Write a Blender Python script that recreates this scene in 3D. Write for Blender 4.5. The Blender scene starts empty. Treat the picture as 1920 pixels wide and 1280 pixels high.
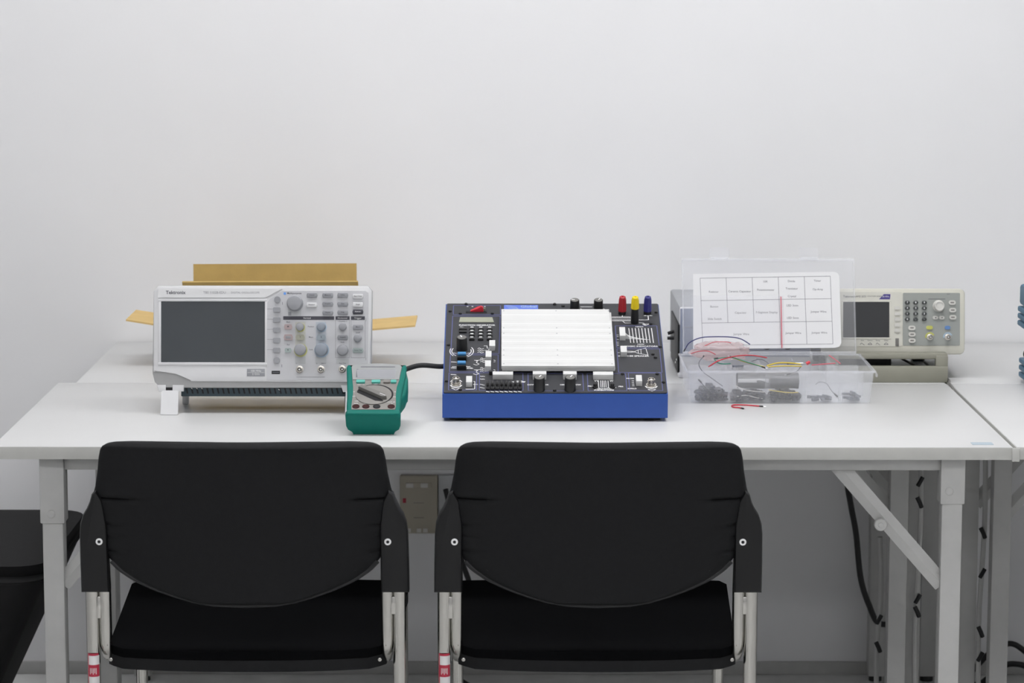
import bpy, bmesh, math, random
from mathutils import Matrix, Vector, noise
random.seed(7)
R = math.radians
scn = bpy.context.scene
col = scn.collection

# ------------------------------------------------------------------ camera
cam_d = bpy.data.cameras.new('camera')
cam = bpy.data.objects.new('camera', cam_d); col.objects.link(cam)
cam_d.sensor_fit = 'HORIZONTAL'; cam_d.sensor_width = 36.0
cam_d.lens = 5226.0 / 1920.0 * 36.0
cam_d.clip_end = 60
TILT, YAW, ROLL = 0.13708, 0.0037122, 0.0015
cam.location = (-0.00159, -4.56897, 1.52716)
cam.rotation_euler = (Matrix.Rotation(-YAW, 3, 'Z') @ Matrix.Rotation(math.pi/2 - TILT, 3, 'X') @ Matrix.Rotation(ROLL, 3, 'Z')).to_euler()
cam_d.dof.use_dof = True
cam_d.dof.focus_distance = 4.75
cam_d.dof.aperture_fstop = 9.0
scn.camera = cam

# ------------------------------------------------------------------ world, exposure
world = bpy.data.worlds.new('world'); scn.world = world
world.use_nodes = True
world.node_tree.nodes['Background'].inputs[0].default_value = (0.9, 0.95, 1.0, 1)
world.node_tree.nodes['Background'].inputs[1].default_value = 0.05
scn.view_settings.view_transform = 'Standard'
scn.view_settings.look = 'None'
scn.view_settings.gamma = 1.0
scn.view_settings.use_curve_mapping = False
scn.view_settings.exposure = 0.0
LAMP = 9.9            # emission of the ceiling panels
LAMP_COL = (0.985, 0.985, 1.0)
LAMP_SPOTS = [(-0.65, 0.04), (0.85, 0.04), (-0.6, -2.6), (0.95, -2.6), (-0.6, -4.9), (0.95, -4.9)]
scn.cycles.max_bounces = 8
scn.cycles.diffuse_bounces = 5
scn.cycles.glossy_bounces = 3
scn.cycles.transparent_max_bounces = 24

# ------------------------------------------------------------------ materials
def mat(name, c, rough=0.5, metal=0.0, var=0.04, scale=40, bump=0.0, bscale=300, coat=0.0, spec=None, emit=None):
    m = bpy.data.materials.new(name); m.use_nodes = True
    nt = m.node_tree; b = nt.nodes['Principled BSDF']
    b.inputs['Roughness'].default_value = rough
    b.inputs['Metallic'].default_value = metal
    if coat: b.inputs['Coat Weight'].default_value = coat; b.inputs['Coat Roughness'].default_value = 0.08
    if spec is not None: b.inputs['Specular IOR Level'].default_value = spec
    tc = nt.nodes.new('ShaderNodeTexCoord')
    if var:
        n = nt.nodes.new('ShaderNodeTexNoise'); n.inputs['Scale'].default_value = scale; n.inputs['Detail'].default_value = 4
        nt.links.new(tc.outputs['Object'], n.inputs['Vector'])
        r = nt.nodes.new('ShaderNodeValToRGB')
        r.color_ramp.elements[0].position = 0.3; r.color_ramp.elements[1].position = 0.7
        r.color_ramp.elements[0].color = (*[max(0, x*(1-var)) for x in c], 1)
        r.color_ramp.elements[1].color = (*[min(1, x*(1+var)) for x in c], 1)
        nt.links.new(n.outputs['Fac'], r.inputs['Fac']); nt.links.new(r.outputs['Color'], b.inputs['Base Color'])
    else:
        b.inputs['Base Color'].default_value = (*c, 1)
    if bump:
        n2 = nt.nodes.new('ShaderNodeTexNoise'); n2.inputs['Scale'].default_value = bscale; n2.inputs['Detail'].default_value = 3
        nt.links.new(tc.outputs['Object'], n2.inputs['Vector'])
        bp = nt.nodes.new('ShaderNodeBump'); bp.inputs['Strength'].default_value = bump; bp.inputs['Distance'].default_value = 0.001
        nt.links.new(n2.outputs['Fac'], bp.inputs['Height']); nt.links.new(bp.outputs['Normal'], b.inputs['Normal'])
    if emit:
        b.inputs['Emission Color'].default_value = (*emit[0], 1); b.inputs['Emission Strength'].default_value = emit[1]
    return m

def clear_mat(name, c, fac, rough=0.25, bump=0.0, bscale=60):
    """milky see-through plastic: part of the light passes straight through"""
    m = mat(name, c, rough, 0, 0.02, 30, bump, bscale)
    nt = m.node_tree; b = nt.nodes['Principled BSDF']; out = nt.nodes['Material Output']
    t = nt.nodes.new('ShaderNodeBsdfTransparent'); t.inputs[0].default_value = (0.992, 0.994, 1.0, 1)
    mx = nt.nodes.new('ShaderNodeMixShader'); mx.inputs[0].default_value = fac
    tl = nt.nodes.new('ShaderNodeBsdfTranslucent'); tl.inputs[0].default_value = (*c, 1)
    m2 = nt.nodes.new('ShaderNodeMixShader'); m2.inputs[0].default_value = 0.55
    nt.links.new(b.outputs[0], m2.inputs[1]); nt.links.new(tl.outputs[0], m2.inputs[2])
    nt.links.new(t.outputs[0], mx.inputs[1]); nt.links.new(m2.outputs[0], mx.inputs[2]); nt.links.new(mx.outputs[0], out.inputs['Surface'])
    return m

M = {}
def dm(key, *a, **k): M[key] = mat(key, *a, **k)
dm('wall_paint', (0.80, 0.80, 0.81), 0.75, var=0.012, scale=3, bump=0.05, bscale=500)
dm('ceiling_paint', (0.82, 0.82, 0.82), 0.8, var=0.01)
dm('floor_vinyl', (0.70, 0.70, 0.69), 0.35, var=0.08, scale=14)
dm('baseboard_vinyl', (0.42, 0.42, 0.41), 0.6)
dm('laminate', (0.60, 0.60, 0.597), 0.33, var=0.012, scale=9, bump=0.04, bscale=700)
dm('edge_band', (0.52, 0.52, 0.495), 0.45, var=0.03)
dm('grey_metal', (0.45, 0.45, 0.44), 0.45, var=0.03)
dm('zinc', (0.62, 0.62, 0.60), 0.38, 0.6)
dm('chrome', (0.45, 0.44, 0.415), 0.18, 1.0, var=0.02)
dm('black_fabric', (0.0068, 0.0071, 0.0079), 0.75, var=0.12, scale=120, bump=0.25, bscale=900, spec=0.22)
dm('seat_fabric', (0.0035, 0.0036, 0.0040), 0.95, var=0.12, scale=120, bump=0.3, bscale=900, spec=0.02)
dm('piping_black', (0.010, 0.010, 0.011), 0.5, var=0.05, spec=0.35)
dm('black_plastic', (0.0065, 0.0066, 0.0072), 0.5, var=0.05, spec=0.3)
dm('black_rubber', (0.012, 0.012, 0.013), 0.6, var=0.05)
dm('dark_cushion', (0.012, 0.012, 0.0125), 0.7, var=0.1, bump=0.1, spec=0.15)
dm('card', (0.46, 0.32, 0.11), 0.85, var=0.07, scale=25, bump=0.2, bscale=200)
dm('card_light', (0.60, 0.42, 0.17), 0.85, var=0.06, scale=25, bump=0.2, bscale=200)
dm('white_plastic', (0.66, 0.66, 0.67), 0.42, var=0.015)
dm('banner_white', (0.72, 0.72, 0.725), 0.4, var=0.01)
dm('bright_white', (0.86, 0.86, 0.86), 0.4, var=0.01)
dm('panel_grey', (0.56, 0.56, 0.58), 0.45, var=0.015)
dm('shell_grey', (0.44, 0.44, 0.44), 0.5, var=0.02)
dm('key_grey', (0.29, 0.295, 0.315), 0.45, var=0.03)
dm('key_light', (0.31, 0.315, 0.335), 0.45, var=0.03)
dm('knob_blue', (0.27, 0.30, 0.345), 0.45, var=0.03)
dm('key_red', (0.42, 0.33, 0.33), 0.45)
dm('key_green', (0.34, 0.40, 0.39), 0.45)
dm('key_blue', (0.33, 0.38, 0.42), 0.45)
dm('key_yellow', (0.40, 0.40, 0.32), 0.45)
dm('ring_yellow', (0.56, 0.56, 0.16), 0.5)
dm('ring_blue', (0.36, 0.47, 0.58), 0.5)
dm('patch_yellow', (0.53, 0.53, 0.49), 0.5)
dm('patch_blue', (0.46, 0.49, 0.535), 0.5)
dm('patch_grey', (0.48, 0.49, 0.50), 0.5)
dm('screen_glass', (0.055, 0.062, 0.068), 0.22, var=0.05, scale=8)
dm('screen_dark', (0.030, 0.031, 0.033), 0.3, var=0.04, scale=8)
dm('ink_dark', (0.06, 0.06, 0.075), 0.6, var=0)
dm('ink_mid', (0.13, 0.13, 0.15), 0.6, var=0)
dm('ink_white', (0.80, 0.80, 0.80), 0.6, var=0)
dm('ink_blue', (0.10, 0.11, 0.28), 0.6, var=0)
dm('logo_blue', (0.10, 0.17, 0.62), 0.5, var=0)
dm('sky_blue', (0.14, 0.34, 0.80), 0.5, var=0)
dm('teal_vent', (0.030, 0.052, 0.065), 0.5)
dm('slot_black', (0.006, 0.006, 0.008), 0.7, var=0)
dm('metal_bnc', (0.66, 0.63, 0.58), 0.25, 1.0)
dm('trainer_blue', (0.022, 0.078, 0.34), 0.38, var=0.03)
dm('trainer_panel', (0.042, 0.043, 0.048), 0.5, var=0.05, spec=0.3)
dm('terminal_white', (0.66, 0.66, 0.65), 0.4, var=0.008)
dm('knob_black', (0.008, 0.008, 0.009), 0.35, var=0.05)
dm('lcd_green', (0.33, 0.34, 0.26), 0.3)
dm('post_red', (0.42, 0.018, 0.03), 0.35)
dm('post_yellow', (0.80, 0.60, 0.0), 0.35)
dm('post_blue', (0.028, 0.028, 0.20), 0.35)
dm('rocker_red', (0.62, 0.03, 0.05), 0.35)
dm('slider_blue', (0.06, 0.24, 0.50), 0.4)
dm('teal_rubber', (0.0, 0.150, 0.118), 0.5, var=0.05, spec=0.25)
dm('teal_key', (0.10, 0.44, 0.37), 0.4)
dm('meter_grey', (0.225, 0.215, 0.20), 0.5, var=0.03)
dm('meter_dial', (0.17, 0.165, 0.155), 0.5, var=0.03)
dm('meter_lens', (0.30, 0.31, 0.31), 0.12, var=0.04, scale=15, coat=0.6)
dm('jack_red', (0.035, 0.006, 0.006), 0.5, spec=0.2)
dm('beige_shell', (0.62, 0.605, 0.525), 0.5, var=0.02)
dm('beige_light', (0.62, 0.61, 0.545), 0.5, var=0.02)
dm('beige_panel', (0.31, 0.325, 0.305), 0.5, var=0.02)
dm('beige_stand', (0.27, 0.265, 0.215), 0.5, var=0.02)
dm('key_dark', (0.045, 0.05, 0.05), 0.4)
dm('key_cream', (0.62, 0.61, 0.57), 0.45)
dm('btn_yellow', (0.52, 0.52, 0.12), 0.45)
dm('btn_blue', (0.12, 0.24, 0.50), 0.45)
dm('badge_purple', (0.06, 0.045, 0.22), 0.5, var=0)
dm('outlet_beige', (0.42, 0.385, 0.31), 0.5, var=0.02)
dm('outlet_grey', (0.55, 0.56, 0.57), 0.5)
dm('outlet_metal', (0.62, 0.61, 0.58), 0.4)
dm('paper', (0.71, 0.71, 0.715), 0.8, var=0.01)
dm('bin_grey', (0.32, 0.33, 0.35), 0.5)
dm('bin_bluegrey', (0.27, 0.30, 0.38), 0.35, var=0.06, scale=20)
dm('housing_blue', (0.035, 0.13, 0.22), 0.5)
dm('tape_blue', (0.38, 0.46, 0.52), 0.4)
dm('sticker_red', (0.42, 0.02, 0.05), 0.5)
dm('sticker_white', (0.66, 0.65, 0.65), 0.5)
dm('foil', (0.10, 0.10, 0.105), 0.4, 0.1, var=0.3, scale=60, bump=0.6, bscale=40)
dm('comp_dark', (0.028, 0.032, 0.045), 0.4, var=0.3, scale=200)
dm('comp_grey', (0.16, 0.17, 0.20), 0.45, var=0.2, scale=200)
dm('lead_silver', (0.7, 0.7, 0.7), 0.3, 0.9)
dm('led_red', (0.65, 0.05, 0.07), 0.3)
for n_, c_ in dict(red=(0.52, 0.025, 0.045), green=(0.01, 0.20, 0.12), yellow=(0.70, 0.52, 0.05), blue=(0.03, 0.035, 0.16), grey=(0.12, 0.12, 0.14),
                   black=(0.015, 0.015, 0.018), white=(0.72, 0.70, 0.66), pink=(0.60, 0.12, 0.16)).items():
    dm('wire_' + n_, c_, 0.45, var=0.03)
M['clear_bin'] = clear_mat('clear_bin', (0.975, 0.98, 0.995), 0.21, 0.2)
M['clear_lid'] = clear_mat('clear_lid', (0.93, 0.935, 0.97), 0.12, 0.2)
M['clear_rim'] = clear_mat('clear_rim', (0.97, 0.975, 0.99), 0.24, 0.25)
M['clear_bag'] = clear_mat('clear_bag', (0.93, 0.93, 0.95), 0.12, 0.12, 0.9, 70)
M['pink_bag'] = clear_mat('pink_bag', (0.80, 0.62, 0.60), 0.38, 0.2, 0.8, 70)
M['lamp'] = mat('lamp', (0.9, 0.9, 0.9), 0.6, var=0, emit=(LAMP_COL, LAMP))

# ------------------------------------------------------------------ mesh builder
class MB:
    def __init__(s, k=1.0): s.bm = bmesh.new(); s.k = k
    def _add(s, verts, faces):
        vs = [s.bm.verts.new(Vector(v) * s.k) for v in verts]
        for f in faces:
            try: s.bm.faces.new([vs[i] for i in f])
            except ValueError: pass
        return vs
    def _merge(s, b2):
        me = bpy.data.meshes.new('tmp'); b2.to_mesh(me); b2.free(); s.bm.from_mesh(me); bpy.data.meshes.remove(me); return s
    def box(s, x0, x1, y0, y1, z0, z1, b=0.0, seg=2, M_=None):
        b2 = bmesh.new(); bmesh.ops.create_cube(b2, size=1)
        for v in b2.verts:
            v.co = Vector(((x0+x1)/2 + v.co.x*(x1-x0), (y0+y1)/2 + v.co.y*(y1-y0), (z0+z1)/2 + v.co.z*(z1-z0)))
        if b: bmesh.ops.bevel(b2, geom=b2.edges[:], offset=b, segments=seg, affect='EDGES', profile=0.5)
        for v in b2.verts: v.co = (M_ @ v.co if M_ else v.co) * s.k
        return s._merge(b2)
    def prism(s, poly, z0, z1, b=0.0, b0=0.0, seg=2, M_=None):
        b2 = bmesh.new(); n = len(poly)
        lo = [b2.verts.new((x, y, z0)) for x, y in poly]; hi = [b2.verts.new((x, y, z1)) for x, y in poly]
        b2.faces.new(lo[::-1]); b2.faces.new(hi)
        for i in range(n): b2.faces.new((lo[i], lo[(i+1) % n], hi[(i+1) % n], hi[i]))
        if b0:
            e = [x for x in b2.edges if all(abs(v.co.z-z0) < 1e-9 for v in x.verts)]
            bmesh.ops.bevel(b2, geom=e, offset=b0, segments=seg, affect='EDGES', profile=0.5)
        if b:
            e = [x for x in b2.edges if all(abs(v.co.z-z1) < 1e-9 for v in x.verts)]
            bmesh.ops.bevel(b2, geom=e, offset=b, segments=seg, affect='EDGES', profile=0.5)
        bmesh.ops.recalc_face_normals(b2, faces=b2.faces[:])
        for v in b2.verts: v.co = (M_ @ v.co if M_ else v.co) * s.k
        return s._merge(b2)
    def rrect(s, x0, x1, y0, y1, z0, z1, r, b=0.0, n=4, M_=None):
        return s.prism(rr(x0, x1, y0, y1, r, n), z0, z1, b, M_=M_)
    def lathe(s, x, y, prof, n=20):
        vs, fs = [], []
        for r, z in prof:
            for i in range(n):
                a = 2*math.pi*i/n; vs.append((x + r*math.cos(a), y + r*math.sin(a), z))
        for j in range(len(prof)-1):
            for i in range(n):
                a, b = j*n+i, j*n+(i+1) % n; fs.append((a, b, b+n, a+n))
        fs.append(tuple(range(n))[::-1]); fs.append(tuple((len(prof)-1)*n+i for i in range(n)))
        s._add(vs, fs); return s
    def cyl(s, x, y, z0, z1, r, n=16, b=0.0):
        p = [(r, z0), (r, z1-b), (r-b*0.35, z1-b*0.25), (r-b, z1)] if b else [(r, z0), (r, z1)]
        return s.lathe(x, y, p, n)
    def tube(s, pts, r, n=8, rx=None):
        pts = [Vector(p) for p in pts]; vs, fs = [], []
        up = None
        for i, p in enumerate(pts):
            t = (pts[min(i+1, len(pts)-1)] - pts[max(i-1, 0)]).normalized()
            if up is None:
                up = Vector((0, 0, 1)) if abs(t.z) < 0.9 else Vector((1, 0, 0))
            sd = t.cross(up)
            if sd.length < 1e-6: sd = t.orthogonal()
            sd.normalize(); up = sd.cross(t).normalized()
            for k in range(n):
                a = 2*math.pi*k/n; vs.append(p + sd*math.cos(a)*(rx or r) + up*math.sin(a)*r)
        for i in range(len(pts)-1):
            for k in range(n):
                a, b = i*n+k, i*n+(k+1) % n; fs.append((a, b, b+n, a+n))
        fs.append(tuple(range(n))[::-1]); fs.append(tuple((len(pts)-1)*n+k for k in range(n)))
        s._add(vs, fs); return s
    def line(s, x0, y0, x1, y1, w, z0=0.0, z1=0.25):
        d = Vector((x1-x0, y1-y0, 0)); L = d.length
        if L < 1e-9: return s
        p = Vector((-d.y, d.x, 0))/L*w/2; d = d/L*w/2*0
        a, b = Vector((x0, y0, 0)), Vector((x1, y1, 0)); q = [a-p, b-p, b+p, a+p]
        vs = [(v.x, v.y, z0) for v in q] + [(v.x, v.y, z1) for v in q]
        s._add(vs, [(3, 2, 1, 0), (4, 5, 6, 7), (0, 1, 5, 4), (1, 2, 6, 5), (2, 3, 7, 6), (3, 0, 4, 7)]); return s
    def poly(s, pts, w, z0=0.0, z1=0.25, close=False):
        for a, b in zip(pts, pts[1:] + (pts[:1] if close else [])): 
            s.line(*a, *b, w, z0, z1)
        return s
    def text(s, t, x, y, size, z=0.25, align='CENTER', bold=0.0, sx=1.0, rot=0.0):
        cu = bpy.data.curves.new('t', 'FONT'); cu.body = t; cu.size = size; cu.align_x = align; cu.align_y = 'CENTER'
        cu.resolution_u = 2; cu.offset = bold
        o = bpy.data.objects.new('t', cu); me = bpy.data.meshes.new_from_object(o)
        T = Matrix.Translation((x, y, z)) @ Matrix.Rotation(rot, 4, 'Z') @ Matrix.Diagonal((sx, 1, 1, 1))
        me.transform(Matrix.Diagonal((s.k, s.k, s.k, 1)) @ T); s.bm.from_mesh(me)
        bpy.data.meshes.remove(me); bpy.data.objects.remove(o); bpy.data.curves.remove(cu); return s
    def grid(s, f, nu, nv, close_u=False):
        vs = [f(i/(nu if close_u else nu-1), j/(nv-1)) for j in range(nv) for i in range(nu)]
        fs = []
        for j in range(nv-1):
            for i in range(nu if close_u else nu-1):
                a, b = j*nu+i, j*nu+(i+1) % nu; fs.append((a, b, b+nu, a+nu))
        s._add(vs, fs); return s
    def mesh(s, name, ang=38, weld=0.0):
        if weld: bmesh.ops.remove_doubles(s.bm, verts=s.bm.verts[:], dist=weld)
        bmesh.ops.recalc_face_normals(s.bm, faces=s.bm.faces[:])
        me = bpy.data.meshes.new(name); s.bm.to_mesh(me); s.bm.free()
        for p in me.polygons: p.use_smooth = True
        me.set_sharp_from_angle(angle=R(ang)); return me
    def build(s, name, m, parent=None, T=None, ang=38, weld=0.0):
        return obj(name, s.mesh(name, ang, weld), m, parent, T)

def rr(x0, x1, y0, y1, r, n=4):
    out = []
    for cx, cy, a0 in ((x1-r, y1-r, 0), (x0+r, y1-r, 90), (x0+r, y0+r, 180), (x1-r, y0+r, 270)):
        for i in range(n+1):
            a = R(a0 + 90*i/n); out.append((cx + r*math.cos(a), cy + r*math.sin(a)))
    return out

def obj(name, me, m, parent=None, T=None):
    o = bpy.data.objects.new(name, me); col.objects.link(o)
    if m is not None:
        me.materials.clear(); me.materials.append(M[m] if isinstance(m, str) else m)
    if parent is not None: o.parent = parent
    if T is not None: o.matrix_local = T
    if parent is not None and (name.endswith('_lettering') or name in ('grid_lines', 'printed_frames')): o['kind'] = 'stuff'   # fine print
    return o

def inst(src, name, parent, T):
    """another piece with the same mesh"""
    o = bpy.data.objects.new(name, src.data); col.objects.link(o); o.parent = parent; o.matrix_local = T
    return o

def tag(o, label, cat, group=None):
    o['label'] = label; o['category'] = cat
    if group: o['group'] = group
    return o

def thing(name, label, cat, loc=(0, 0, 0), rz=0.0, group=None):
    o = bpy.data.objects.new(name, None); col.objects.link(o); o.empty_display_size = 0.05
    o.location = loc; o.rotation_euler = (0, 0, rz)
    return tag(o, label, cat, group)

def struct(name, mb, m, parent=None):
    o = mb.build(name, m, parent)
    if parent is None: o['kind'] = 'structure'
    return o

def copy_thing(root, loc, label, rz=0.0):
    r = root.copy(); col.objects.link(r); r.location = loc; r.rotation_euler = (0, 0, rz); r['label'] = label
    for ch in list(root.children):
        c = ch.copy(); col.objects.link(c); c.parent = r
        for g in list(ch.children):
            d = g.copy(); col.objects.link(d); d.parent = c
    return r

def spline(pts, n=8):
    pts = [Vector(p) for p in pts]; out = []
    P = [2*pts[0]-pts[1]] + pts + [2*pts[-1]-pts[-2]]
    for i in range(1, len(P)-2):
        a, b, c, d = P[i-1:i+3]
        for k in range(n):
            t = k/n
            out.append(0.5*((2*b) + (c-a)*t + (2*a-5*b+4*c-d)*t*t + (3*b-a-3*c+d)*t*t*t))
    out.append(pts[-1]); return out

def T3(x, y, z=0.0): return Matrix.Translation((x, y, z))
def U(*a): return tuple(v*0.001 for v in a)

TOP = 0.72       # table top height
WALL = 1.275     # back wall

# ------------------------------------------------------------------ room shell
RX0, RX1, RY0, RZ1 = -4.2, 3.6, -6.6, 2.75
struct('floor', MB().box(RX0, RX1, RY0, WALL, -0.1, 0), 'floor_vinyl')
struct('wall_back', MB().box(RX0-0.1, RX1+0.1, WALL, WALL+0.12, -0.1, RZ1), 'wall_paint')
struct('wall_left', MB().box(RX0-0.12, RX0, RY0, WALL, -0.1, RZ1), 'wall_paint')
struct('wall_right', MB().box(RX1, RX1+0.12, RY0, WALL, -0.1, RZ1), 'wall_paint')
struct('wall_front', MB().box(RX0-0.1, RX1+0.1, RY0-0.12, RY0, -0.1, RZ1), 'wall_paint')
struct('ceiling', MB().box(RX0-0.1, RX1+0.1, RY0-0.1, WALL+0.12, RZ1, RZ1+0.1), 'ceiling_paint')
struct('baseboard_back', MB().box(RX0, RX1, WALL-0.008, WALL, 0, 0.028, 0.002), 'baseboard_vinyl')

lp = None
for i, (x, y) in enumerate(LAMP_SPOTS):
    t = thing('ceiling_light', 'flat white ceiling light panel, %s of the pair %s' % (('left', 'right')[i % 2], ('above the tables', 'in the middle of the room', 'at the back of the room')[i//2]), 'ceiling light', (x, y, RZ1-0.03), 0, 'ceiling light panels')
    f = MB()
    for a in ((-0.6, 0.6, -0.31, -0.295), (-0.6, 0.6, 0.295, 0.31), (-0.6, -0.585, -0.295, 0.295), (0.585, 0.6, -0.295, 0.295)): f.box(*a, -0.012, 0.03, 0.003)
    f.build('frame', 'white_plastic', t)
    MB().box(-0.585, 0.585, -0.295, 0.295, -0.004, 0.004).build('diffuser', 'lamp', t)

# ------------------------------------------------------------------ tables
def make_table(name, label, x0, x1, y0, y1, inset=0.095, braces=True, lbr=0.114, rbr=0.080):
    """folding table: laminate top with edge band, rail, square legs in sleeves, folding braces"""
    t = thing(name, label, 'table', ((x0+x1)/2, (y0+y1)/2, 0), 0, 'white folding tables pushed together')
    hx, hy = (x1-x0)/2, (y1-y0)/2
    MB().box(-hx+0.001, hx-0.001, -hy+0.001, hy-0.001, TOP-0.0205, TOP, 0.0012).build('tabletop', 'laminate', t)
    for a in ((-hx, hx, -hy, -hy+0.0018), (-hx, hx, hy-0.0018, hy), (-hx, -hx+0.0018, -hy+0.002, hy-0.002), (hx-0.0018, hx, -hy+0.002, hy-0.002)):
        MB().box(*a, TOP-0.0215, TOP-0.0008, 0.0006).build('edge_band', 'edge_band', t)
    lx = hx - inset
    ly = hy - 0.045
    zt = TOP-0.0215
    for sy in (-1, 1):
        MB().box(-lx-0.02, lx+0.02, sy*ly-0.012, sy*ly+0.012, zt-0.024, zt, 0.002).build('rail', 'grey_metal', t)
    for sx in (-1, 1):
        MB().box(sx*lx-0.012, sx*lx+0.012, -ly+0.012, ly-0.012, zt-0.024, zt, 0.002).build('end_rail', 'grey_metal', t)
        for sy in (-1, 1):
            yb = sy*ly - 0.001
            h = lbr if sx < 0 else rbr
            w = 0.0175
            lg = MB().box(sx*lx-w, sx*lx+w, yb-w, yb+w, 0.012, zt-0.02, 0.0025).build('leg', 'grey_metal', t)
            MB().cyl(sx*lx, yb, 0.0, 0.014, 0.014, 14, 0.003).build('foot_pad', 'black_rubber', lg)
            w = 0.0205
            sl = MB().box(sx*lx-w, sx*lx+w, yb-w, yb+w, zt-h, zt-0.0005, 0.002).build('leg_sleeve', 'grey_metal', lg)
            Tb = T3(sx*lx-sx*(0.006 if sx > 0 else -0.002), yb-w, zt-(0.058 if sx > 0 else 0.098)) @ Matrix.Rotation(math.pi/2, 4, 'X')
            MB(0.001).lathe(0, 0, [(7, 0), (7, 0.8), (5.6, 1.6), (2, 1.7)], 18).build('bolt', 'grey_metal', lg, Tb)
            if braces:
                # folding brace from the rail down to the leg
                yo = yb + 0.004*sy
                a = Vector((sx*(lx-0.200), yo, zt-0.006)); b = Vector((sx*(lx-0.012), yo, 0.478))
                br = MB(); d = (b-a).normalized(); nrm = Vector((0, 1, 0)).cross(d)
                br.tube([a, b], 0.0145, 4, 0.006)
                bo = br.build('brace', 'grey_metal', t)
                c = a.lerp(b, 0.46)
                Tc = Matrix.Translation(c - Vector((0, 0.014, 0))) @ Matrix.Rotation(math.pi/2, 4, 'X')
                MB(0.001).lathe(-6*sx, -11, [(10.5, -9), (10.5, 0), (9.5, 1.0)], 22).lathe(-6*sx, -11, [(4.4, 1.0), (4, 2.4), (2, 2.7)], 14).build('hinge_plate', 'grey_metal', bo, Tc)
    return t
make_table('folding_table', 'long white table in front with the circuit trainer and two black chairs', -0.85, 0.85, 0.0, 0.70)
make_table('folding_table', 'white table against the wall behind the oscilloscope, holding the cardboard box', -0.816, 0.848, 0.702, 1.268, 0.052)
make_table('folding_table', 'white front table cut off at the right edge past the seam', 0.856, 2.55, 0.003, 0.70)
make_table('folding_table', 'white wall table at the right behind the seam, mostly out of view', 0.853, 2.53, 0.702, 1.268, 0.052)

# seam clip between the two front tables, pale tape on the right corner
tag(MB().box(0.848, 0.861, -0.0030, 0.0, TOP-0.024, TOP-0.001, 0.001).build('seam_clip', 'edge_band'), 'small pale plastic clip at the seam of the two front tables', 'clip')
tag(MB().rrect(0.786, 0.822, 0.022, 0.047, TOP, TOP+0.0004, 0.003).build('tape_strip', 'tape_blue'), 'pale blue strip of tape on the front right table corner', 'tape')

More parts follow.
